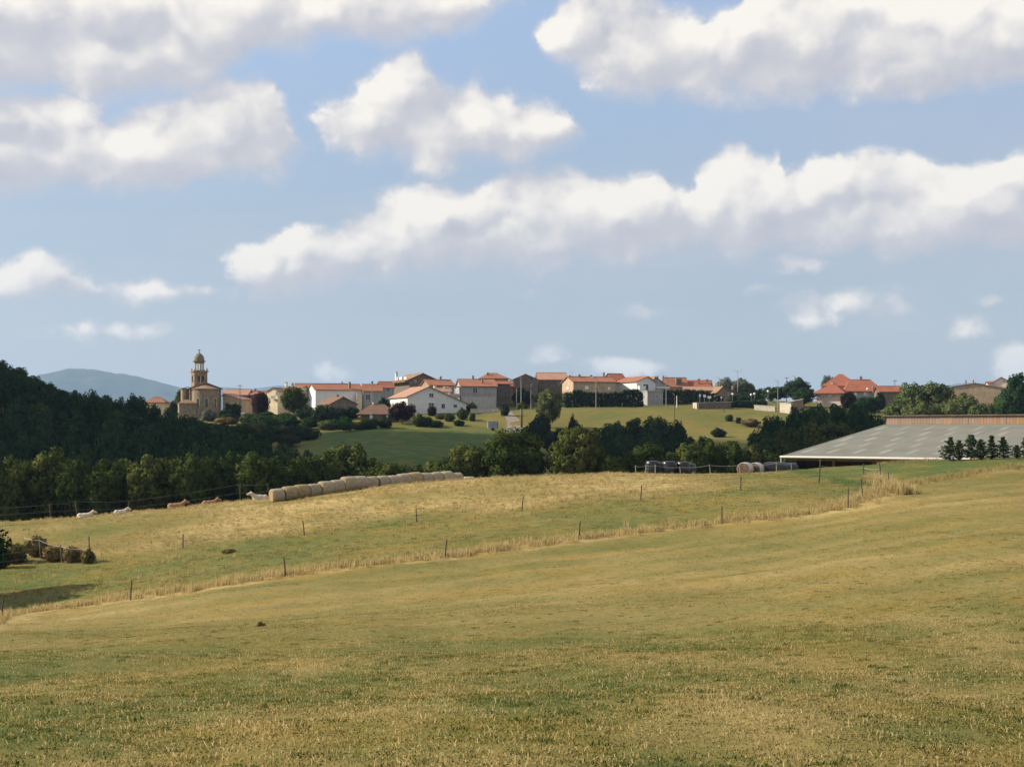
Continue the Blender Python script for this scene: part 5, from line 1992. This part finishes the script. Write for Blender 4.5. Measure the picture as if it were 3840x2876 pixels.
# ------------------------------------------------------------------ poles, lamps, signs and walls of the village
def pole(name, label, px, top, bot, Y, mat, r=.12, arm=None, cat='utility pole'):
    p1 = at(px, top, Y)
    g = min(gz(p1.x, Y), at(px, bot, Y).z)
    e = empty(name, (p1.x, Y, g))
    tag(e, label, cat)
    H = p1.z - g
    MB().tube([(0, 0, -.3), (0, 0, H)], [r, r * .65], 8).build('shaft', M[mat], e)
    if arm == 'cross':
        MB().box(-.7, .7, -.06, .06, H - .35, H - .22).build('crossarm', M[mat], e)
        for x in (-.6, 0, .6):
            MB().tube([(x, 0, H - .22), (x, 0, H - .02)], .05, 6).build('insulator', M['glass'], e)
    if arm in ('lamp', 'lamp2'):
        for s in ((-1,) if arm == 'lamp' else (-1, 1)):
            a = MB().tube([(0, 0, H - .25), (s * .5, 0, H), (s * 1.1, 0, H + .05)], .035, 6).build('arm', M[mat], e)
            MB().add([(s * .8, -.16, H), (s * 1.55, -.13, H + .06), (s * 1.55, .13, H + .06), (s * .8, .16, H), (s * .8, -.13, H + .2), (s * 1.45, -.09, H + .2), (s * 1.45, .09, H + .2), (s * .8, .13, H + .2)],
                     [(0, 1, 2, 3), (4, 5, 6, 7), (0, 1, 5, 4), (1, 2, 6, 5), (2, 3, 7, 6), (3, 0, 4, 7)]).build('lamp_head', M['lamp_white'], a)
    if arm == 'globe':
        prof = [(.34 * math.sin(math.pi * k / 10) + .001, H - .1 + .34 - .34 * math.cos(math.pi * k / 10)) for k in range(11)]
        MB().lathe(prof, 14).build('lamp_globe', M['lamp_white'], e, True)
        MB().tube([(0, 0, H - .12), (0, 0, H)], .14, 8).build('lamp_collar', M['metal_grey'], e)
    if arm == 'cap':
        MB().box(-.22, .22, -.22, .22, H - .6, H).build('transformer', M['pole_dark'], e)
    return e


pole('utility_pole', 'dark utility pole right of the church', 900, 1443, 1515, 415, 'pole_dark', .13, 'cross')
pole('utility_pole', 'utility pole with dark cap before the long house annex', 1396, 1430, 1520, 372, 'pole_pale', .14, 'cap')
pole('utility_pole', 'pale concrete utility pole rising behind the umbrella shaped tree', 1954, 1412, 1560, 372, 'pole_pale', .15, 'cross')
pole('utility_pole', 'thin pale pole left of the tall loose olive tree', 1991, 1462, 1515, 386, 'pole_pale', .11)
pole('utility_pole', 'thin pole behind the pale concrete one', 1937, 1455, 1505, 392, 'pole_pale', .1)
pole('street_lamp', 'pale tall lamp pole in front of the stone cottage', 2235, 1415, 1515, 386, 'pole_pale', .13, 'lamp', 'street lamp')
pole('street_lamp', 'street lamp right of the white walled house', 2498, 1409, 1516, 388, 'pole_pale', .11, 'lamp', 'street lamp')
pole('street_lamp', 'double armed street lamp highest on the skyline', 2766, 1391, 1480, 420, 'metal_grey', .1, 'lamp2', 'street lamp')
pole('street_lamp', 'street lamp behind the brown gabled house', 2698, 1416, 1500, 424, 'metal_grey', .1, 'lamp', 'street lamp')
pole('utility_pole', 'dark wooden pole alone in the golden field', 2530, 1478, 1596, solve_far(2530, 1596), 'pole_dark', .11)
pole('fence_stake', 'short dark stake at the top of the golden field', 2715, 1505, 1547, solve_far(2715, 1547), 'pole_dark', .09, cat='stake')
pole('marker_post', 'white marker post at the hedge above the golden field', 2538, 1484, 1512, 390, 'frame_white', .16, cat='post')
pole('street_lamp', 'tall pole with lamp left of the umbrella shaped pine', 2917, 1427, 1522, 388, 'pole_pale', .12, 'lamp', 'street lamp')
pole('utility_pole', 'dark pole rising behind the pine, left one', 2950, 1415, 1490, 432, 'pole_dark', .12, 'cross')
pole('street_lamp', 'dark pole with lamp rising over the top of the pine', 2981, 1410, 1490, 436, 'pole_dark', .12, 'lamp', 'street lamp')
pole('utility_pole', 'dark pole left of the willows behind the end house', 3356, 1425, 1490, 430, 'pole_dark', .12, 'cross')
for px, ty, Y, lab in ((2880, 1470, 396, 'largest white globe lamp on a post by the dark trees'), (2817, 1483, 398, 'white globe lamp leftmost of the close pair'),
                       (2829, 1480, 400, 'white globe lamp right of the close pair'), (2747, 1481, 400, 'white globe lamp before the brown gabled house'),
                       (2748 + 505, 1462, 395, 'white globe lamp before the broad red roofs')):
    pole('globe_lamp', lab, px, ty, ty + 28, Y, 'metal_grey', .06, 'globe', 'globe lamp')


def board(px0, px1, py0, py1, bot, Y, label, mat='shutter_white'):
    p = at((px0 + px1) / 2, py1, Y)
    g = min(gz(p.x, Y), at(px0, bot, Y).z)
    e = empty('road_sign', (p.x, Y, g), .1)
    tag(e, label, 'sign')
    w = (px1 - px0) / F * Y / 2
    z0, z1 = (PH - py1) / F * Y - g, (PH - py0) / F * Y - g
    MB().box(-w, w, -.03, 0, z0, z1).build('panel', M[mat], e)
    MB().tube([(0, .06, -.2), (0, .06, z1)], .05, 6).build('post', M['metal_grey'], e)


board(2621, 2628, 1478, 1488, 1505, 394, 'small pale road sign leftmost of the three above the garden wall')
board(2637, 2647, 1480, 1490, 1505, 394, 'white road sign in the middle of the three above the garden wall')
board(2653, 2667, 1485, 1494, 1506, 393, 'widest white road sign above the garden wall')
board(2702, 2708, 1487, 1494, 1505, 394, 'small white sign right of the three above the garden wall')
board(2902, 2910, 1494, 1504, 1522, 390, 'pale sign on a post at the foot of the street lamp')


def low_wall(label, px0, px1, Y0, Y1, t0, t1, mat, thick=.5, courses=3, seed=1):
    a = Vector(((px0 - 1920) / F * Y0, Y0))
    b = Vector(((px1 - 1920) / F * Y1, Y1))
    d = b - a
    L = d.length
    g = min(gz(a.x, a.y), gz(b.x, b.y)) - .4
    e = empty('garden_wall', (a.x, a.y, g), math.atan2(d.y, d.x))
    tag(e, label, 'wall')
    za, zb = (PH - t0) / F * Y0 - g, (PH - t1) / F * Y1 - g
    MB().add([(0, 0, 0), (L, 0, 0), (L, thick, 0), (0, thick, 0), (0, 0, za), (L, 0, zb), (L, thick, zb), (0, thick, za)],
             [(0, 1, 5, 4), (1, 2, 6, 5), (2, 3, 7, 6), (3, 0, 4, 7), (4, 5, 6, 7)]).build('masonry', M[mat], e)
    MB().slab([(-.1, -.1, za + .14), (L + .1, -.1, zb + .14), (L + .1, thick + .1, zb + .14), (-.1, thick + .1, za + .14)], .136).build('coping', M['stone_pale'], e)


low_wall('low stone garden wall with lit pale end above the golden field', 2614, 2746, 388, 392, 1511, 1508, 'stone_dark')  # shade on the long face is put in as darker stone
low_wall('short lit end of the garden wall turning to the left', 2598, 2613, 391, 388, 1512, 1511, 'stone_pale')  # same wall: sunlight on this end is put in as paler stone
low_wall('pale stone wall right of the street lamp', 2924, 2966, 384, 380, 1512, 1514, 'stone_pale')
low_wall('sloping tiled wall rising to the right behind the thicket', 2942, 3012, 392, 396, 1513, 1497, 'stone')
low_wall('low pale wall remains at the top right of the golden field', 2828, 2905, 390, 386, 1520, 1524, 'stone_pale')
low_wall('low ochre terrace wall on the lawn right of the white house', 1765, 1870, 378, 380, 1534, 1531, 'stone_pale')


def draped(name, poly, mat, lift=.05, n_=24):
    """a strip laid on the ground between two edges given in plan"""
    vs, fs = [], []
    for i, (l, r) in enumerate(poly):
        for k in range(4):
            f = k / 3
            x, y = l[0] + (r[0] - l[0]) * f, l[1] + (r[1] - l[1]) * f
            vs.append((x, y, gz(x, y) + lift))
    for i in range(len(poly) - 1):
        for k in range(3):
            fs.append((i * 4 + k, i * 4 + k + 1, (i + 1) * 4 + k + 1, (i + 1) * 4 + k))
    o = MB().add(vs, fs).build(name, M[mat])
    tag(o, kind='structure')
    return o


pp = []
for px, Y, w in ((1896, 385, 1.2), (1903, 378, 1.3), (1912, 370, 1.5), (1924, 362, 1.8), (1932, 356, 2.2), (1936, 350, 2.6), (1934, 345, 2.6), (1928, 342, 2.0)):
    x = (px - 1920) / F * Y
    pp.append(((x - w, Y), (x + w, Y)))
draped('path', pp, 'track')
pp = []
for px, Y in ((1945, 343), (2000, 341), (2060, 340), (2130, 339), (2200, 338), (2300, 336)):
    x = (px - 1920) / F * Y
    pp.append(((x, Y - 2.0), (x, Y + 1.6)))
draped('track', pp, 'track')


def trailer():
    p = at(1848, 1598, 346)
    g = gz(p.x, 346)
    e = empty('cattle_trailer', (p.x, 346, g), R(6))
    tag(e, 'small grey blue box trailer on the grass right of the white house', 'trailer')
    MB().box(-1.3, 1.1, -.9, .9, .5, 2.2).build('box', M['steel_blue'], e)
    MB().box(-1.4, 1.4, -.95, .95, 2.2, 2.3).build('roof', M['metal_grey'], e)
    MB().box(1.12, 1.3, -.8, .8, .5, 2.19).build('tailgate', M['shutter'], e)
    MB().tube([(-1.3, 0, .55), (-2.4, 0, .5)], .06, 6).build('drawbar', M['metal_grey'], e)
    for s in (-1, 1):
        MB().tube([(0, s * .92, .36), (0, s * 1.1, .36)], .36, 14).build('wheel', M['black_film'], e)


trailer()


def car():
    p = at(972, 1566, 384)
    g = gz(p.x, 384)
    e = empty('parked_car', (p.x, 384, max(g, p.z - .9)), R(4))
    tag(e, 'white car parked among the shrubs below the cream house', 'car')
    prof = [(-2.0, .35), (-2.0, .85), (-1.7, .98), (-1.0, 1.02), (-.45, 1.45), (.9, 1.48), (1.6, 1.0), (2.0, .92), (2.05, .4)]
    k = len(prof)
    vs = [(x, -.85, z) for x, z in prof] + [(x, .85, z) for x, z in prof]
    MB().add(vs, [tuple(range(k))[::-1], tuple(range(k, 2 * k))] + [(i, (i + 1) % k, (i + 1) % k + k, i + k) for i in range(k)]).build('body', M['lamp_white'], e)
    for s in (-1, 1):
        MB().add([(-.85, s * .856, 1.03), (-.42, s * .856, 1.4), (.85, s * .856, 1.42), (1.4, s * .856, 1.03)], [(0, 1, 2, 3)]).build('side_window', M['glass'], e)
        for x in (-1.25, 1.3):
            w = MB().tube([(x, s * .68, .33), (x, s * .87, .33)], .33, 16).build('wheel', M['black_film'], e)
    MB().add([(-1.0, -.75, 1.035), (-1.0, .75, 1.035), (-.47, .72, 1.455), (-.47, -.72, 1.455)], [(0, 1, 2, 3)]).build('windscreen', M['glass'], e)


car()
p_ = at(917, 1552, 390)
e_ = empty('garden_shed', (p_.x, 390, gz(p_.x, 390)), .05)
tag(e_, 'small blue garden shed with pale blue side beside the hedge', 'shed')
MB().box(-1.0, 1.0, 0, 2, 0, 2.0).build('wall', M['blue_sheet'], e_)
MB().slab([(-1.15, -.2, 2.06), (1.15, -.2, 2.06), (1.15, 2.2, 2.35), (-1.15, 2.2, 2.35)], .055).build('roof', M['steel_blue'], e_)
MB().box(-.4, .4, -.03, -.003, .1, 1.8).build('door', M['steel_blue'], e_)


# ------------------------------------------------------------------ grass
def grass_material():
    m, nn, out = new_mat('grass')
    inst = nn.new('ShaderNodeAttribute', attribute_name='dry', attribute_type='INSTANCER').outputs['Fac']
    tone = nn.new('ShaderNodeAttribute', attribute_name='tone').outputs['Fac']
    k = nn.math('ADD', inst, nn.math('MULTIPLY_ADD', tone, .9, -.45))
    c = nn.ramp(k, [(.0, (.070, .138, .032)), (.25, (.155, .182, .042)), (.5, (.285, .248, .066)), (.75, (.455, .35, .125)), (1.0, (.70, .54, .26))])
    d = nn.new('ShaderNodeBsdfDiffuse')
    nn.put(d.inputs['Color'], c)
    t = nn.new('ShaderNodeBsdfTranslucent')
    nn.put(t.inputs['Color'], c)
    mx = nn.new('ShaderNodeMixShader')
    mx.inputs[0].default_value = .38
    nn.put(mx.inputs[1], d.outputs[0])
    nn.put(mx.inputs[2], t.outputs[0])
    nn.put(out.inputs['Surface'], mx.outputs[0])
    return m


M['grass'] = grass_material()


def tuft(seed, n_, h0, h1, w, rad, tilt, nrm_up=.75):
    rng = random.Random(seed)
    V, Fc, tone, NN = [], [], [], []
    for k in range(n_):
        a, q = rng.uniform(0, 6.28), rad * math.sqrt(rng.random())
        b = Vector((math.cos(a) * q, math.sin(a) * q, -.01))
        t = rng.uniform(0, 6.28)
        side = Vector((math.cos(t), math.sin(t), 0))
        hh = rng.uniform(h0, h1)
        ti = rng.uniform(0, tilt)
        ld = rng.uniform(0, 6.28)
        mid = b + Vector((math.cos(ld) * ti * hh * .3, math.sin(ld) * ti * hh * .3, hh * .55))
        tip = b + Vector((math.cos(ld) * ti * hh, math.sin(ld) * ti * hh, hh * (1 - .35 * ti)))
        i0 = len(V)
        V += [b - side * w, b + side * w, mid + side * w * .7, mid - side * w * .7, tip]
        Fc += [(i0, i0 + 1, i0 + 2, i0 + 3), (i0 + 3, i0 + 2, i0 + 4)]
        fn = side.cross(Vector((0, 0, 1)))
        nv = (Vector((0, 0, nrm_up)) + fn * (1 - nrm_up) * rng.choice((-1, 1))).normalized()
        NN += [tuple(nv)] * 5
        to = rng.random()
        tone += [to] * 5
    me = bpy.data.meshes.new('tuft')
    me.from_pydata(V, [], Fc)
    me.polygons.foreach_set('use_smooth', [True] * len(me.polygons))
    me.normals_split_custom_set_from_vertices(NN)
    at_ = me.attributes.new('tone', 'FLOAT', 'POINT')
    at_.data.foreach_set('value', tone)
    me.materials.append(M['grass'])
    return bpy.data.objects.new('tuft', me)


def scatter(name, label, X, Y, size, dry, kinds, tufts, seed=1):
    rng = np.random.default_rng(seed)
    n_ = len(X)
    Z = hgt(X, Y)
    me = bpy.data.meshes.new(name)
    me.vertices.add(n_)
    me.vertices.foreach_set('co', np.stack([X, Y, Z], -1).astype(np.float32).reshape(-1))
    for nm, arr in (('size', size), ('dry', dry), ('turn', rng.uniform(0, 6.28, n_))):
        a = me.attributes.new(nm, 'FLOAT', 'POINT')
        a.data.foreach_set('value', np.asarray(arr, np.float32))
    a = me.attributes.new('variant', 'INT', 'POINT')
    a.data.foreach_set('value', np.asarray(kinds, np.int32))
    o = link(name, me)
    tag(o, kind='stuff')
    ng = bpy.data.node_groups.new(name, 'GeometryNodeTree')
    ng.interface.new_socket('Geometry', in_out='INPUT', socket_type='NodeSocketGeometry')
    ng.interface.new_socket('Geometry', in_out='OUTPUT', socket_type='NodeSocketGeometry')
    N_ = ng.nodes
    gi, go = N_.new('NodeGroupInput'), N_.new('NodeGroupOutput')
    join = N_.new('GeometryNodeJoinGeometry')

    def attr(nm, tp='FLOAT'):
        q = N_.new('GeometryNodeInputNamedAttribute')
        q.data_type = tp
        q.inputs[0].default_value = nm
        return q.outputs[0]

    sz, tn, vr = attr('size'), attr('turn'), attr('variant', 'INT')
    cmb = N_.new('ShaderNodeCombineXYZ')
    ng.links.new(tn, cmb.inputs[2])
    for k, t in enumerate(tufts):
        ip = N_.new('GeometryNodeInstanceOnPoints')
        oi = N_.new('GeometryNodeObjectInfo')
        oi.inputs['Object'].default_value = t
        oi.inputs['As Instance'].default_value = True
        cmp_ = N_.new('FunctionNodeCompare')
        cmp_.data_type = 'INT'
        cmp_.operation = 'EQUAL'
        ng.links.new(vr, cmp_.inputs[2])
        cmp_.inputs[3].default_value = k
        ng.links.new(gi.outputs[0], ip.inputs['Points'])
        ng.links.new(cmp_.outputs[0], ip.inputs['Selection'])
        ng.links.new(oi.outputs['Geometry'], ip.inputs['Instance'])
        ng.links.new(cmb.outputs[0], ip.inputs['Rotation'])
        ng.links.new(sz, ip.inputs['Scale'])
        ng.links.new(ip.outputs[0], join.inputs[0])
    ng.links.new(join.outputs[0], go.inputs[0])
    md = o.modifiers.new('scatter', 'NODES')
    md.node_group = ng
    return o


rg = np.random.default_rng(77)
short = [tuft(s, 26, .008, .034, .0065, .22, 1.6, .92) for s in (1, 2, 3)] + [tuft(9, 6, .03, .085, .0045, .18, 1.8, .85), tuft(10, 40, .03, .075, .006, .14, 1.2, .85), tuft(11, 30, .02, .06, .005, .2, 2.2, .9)]
Yn = rg.uniform(6, 50, 62000)
Xn = rg.uniform(-.50, .50, len(Yn)) * (Yn + 5)
dn = dryness(Xn, Yn) + rg.normal(0, .12, len(Yn))
kn = np.where(rg.random(len(Yn)) < .15, 3, rg.integers(0, 3, len(Yn)))
dn = np.where(kn == 3, dn + .40, dn)
sp_ = rg.random(len(Yn))
kn = np.where(sp_ < .012, 4, np.where(sp_ < .05, 5, kn))
dn = np.where(kn == 4, .06, np.where(kn == 5, .95, dn))
scatter('grass', None, Xn, Yn, rg.uniform(.7, 1.35, len(Yn)) * (1 - .35 * smooth(28, 48, Yn)), dn, kn, short, 1)

mid_t = [tuft(s, 22, .02, .07, .012, .4, 1.3, .9) for s in (21, 22, 23)]
Ym = rg.uniform(44, 128, 30000)
Xm = rg.uniform(-.50, .50, len(Ym)) * Ym
dm = dryness(Xm, Ym)
_, sm_ = dist_line(Xm, Ym, STRIP)
mown = (sm_ < 0) | (Xm > STRIP[-1][0])
scatter('grass', None, Xm, Ym, rg.uniform(.6, 1.3, len(Ym)) * np.where(mown, .65, 1.2), dm + rg.normal(0, .10, len(Ym)), rg.integers(0, 3, len(Ym)), mid_t, 2)

tall_t = [tuft(s, 22, .22, .60, .011, .28, .7, .8) for s in (31, 32, 33)]


def on_line(pts, n_, spread, bias=0.0):
    seg = np.array([math.hypot(b[0] - a[0], b[1] - a[1]) for a, b in zip(pts[:-1], pts[1:])])
    which = rg.choice(len(seg), n_, p=seg / seg.sum())
    t = rg.random(n_)
    P0 = np.array(pts)[which]
    P1 = np.array(pts)[which + 1]
    d = (P1 - P0) / seg[which][:, None]
    q = P0 + (P1 - P0) * t[:, None] + np.stack([-d[:, 1], d[:, 0]], -1) * (rg.normal(0, spread, n_) + bias)[:, None]
    return q[:, 0], q[:, 1]


xs, ys = on_line(STRIP, 2400, .6, .25)
ds_ = 1.0 + rg.normal(0, .12, len(xs))
xe, ye = on_line(EDGE, 900, .6)
de_ = .80 + rg.normal(0, .15, len(xe))
Yf = rg.uniform(92, 131, 20000)
Xf = rg.uniform(-.44, .44, len(Yf)) * Yf
df = dryness(Xf, Yf)
_, sf = dist_line(Xf, Yf, FENCE1)
keep = (sf > -1.0) & (rg.random(len(Yf)) < smooth(.5, 1.05, df) * (1 - .75 * smooth(6, 16, Xf))) & (Xf < 44)
Xf, Yf, df = Xf[keep], Yf[keep], df[keep]
# sparse stalks over the pasture
Yp = rg.uniform(70, 105, 1500)
Xp = rg.uniform(-.42, .36, len(Yp)) * Yp
_, sp = dist_line(Xp, Yp, STRIP)
kp = (sp > 0) & (vnoise(Xp, Yp, 7, 41) > -.1)
Xp, Yp = Xp[kp], Yp[kp]
# plume of dry grass on the bank
bp = interp_line([(3270, 1800), (3300, 1812), (3330, 1828), (3365, 1845), (3395, 1856)])
xb, yb = on_line(bp, 420, .30)
# rank grass on the cut bank under the barn eave
Yk = rg.uniform(128, 133, 500)
Xk = (rg.uniform(3290, 3560, 500) - 1920) / F * Yk
Xa = np.concatenate([xs, xe, Xf, Xp, xb, Xk])
Ya = np.concatenate([ys, ye, Yf, Yp, yb, Yk])
Da = np.concatenate([ds_, de_, df + rg.normal(-.02, .14, len(Xf)), rg.normal(.75, .12, len(Xp)), rg.normal(1.02, .08, len(xb)), rg.normal(.85, .1, 500)])
Sa = np.concatenate([rg.uniform(.4, 1.1, len(xs)), rg.uniform(.3, .8, len(xe)), rg.uniform(.25, .62, len(Xf)), rg.uniform(.4, .8, len(Xp)), rg.uniform(1.0, 1.7, len(xb)), rg.uniform(.5, 1.2, 500)])
scatter('dry_grass', None, Xa, Ya, Sa, Da, rg.integers(0, 3, len(Xa)), tall_t, 3)
print('tufts', len(Xn), len(Xm), len(Xa))
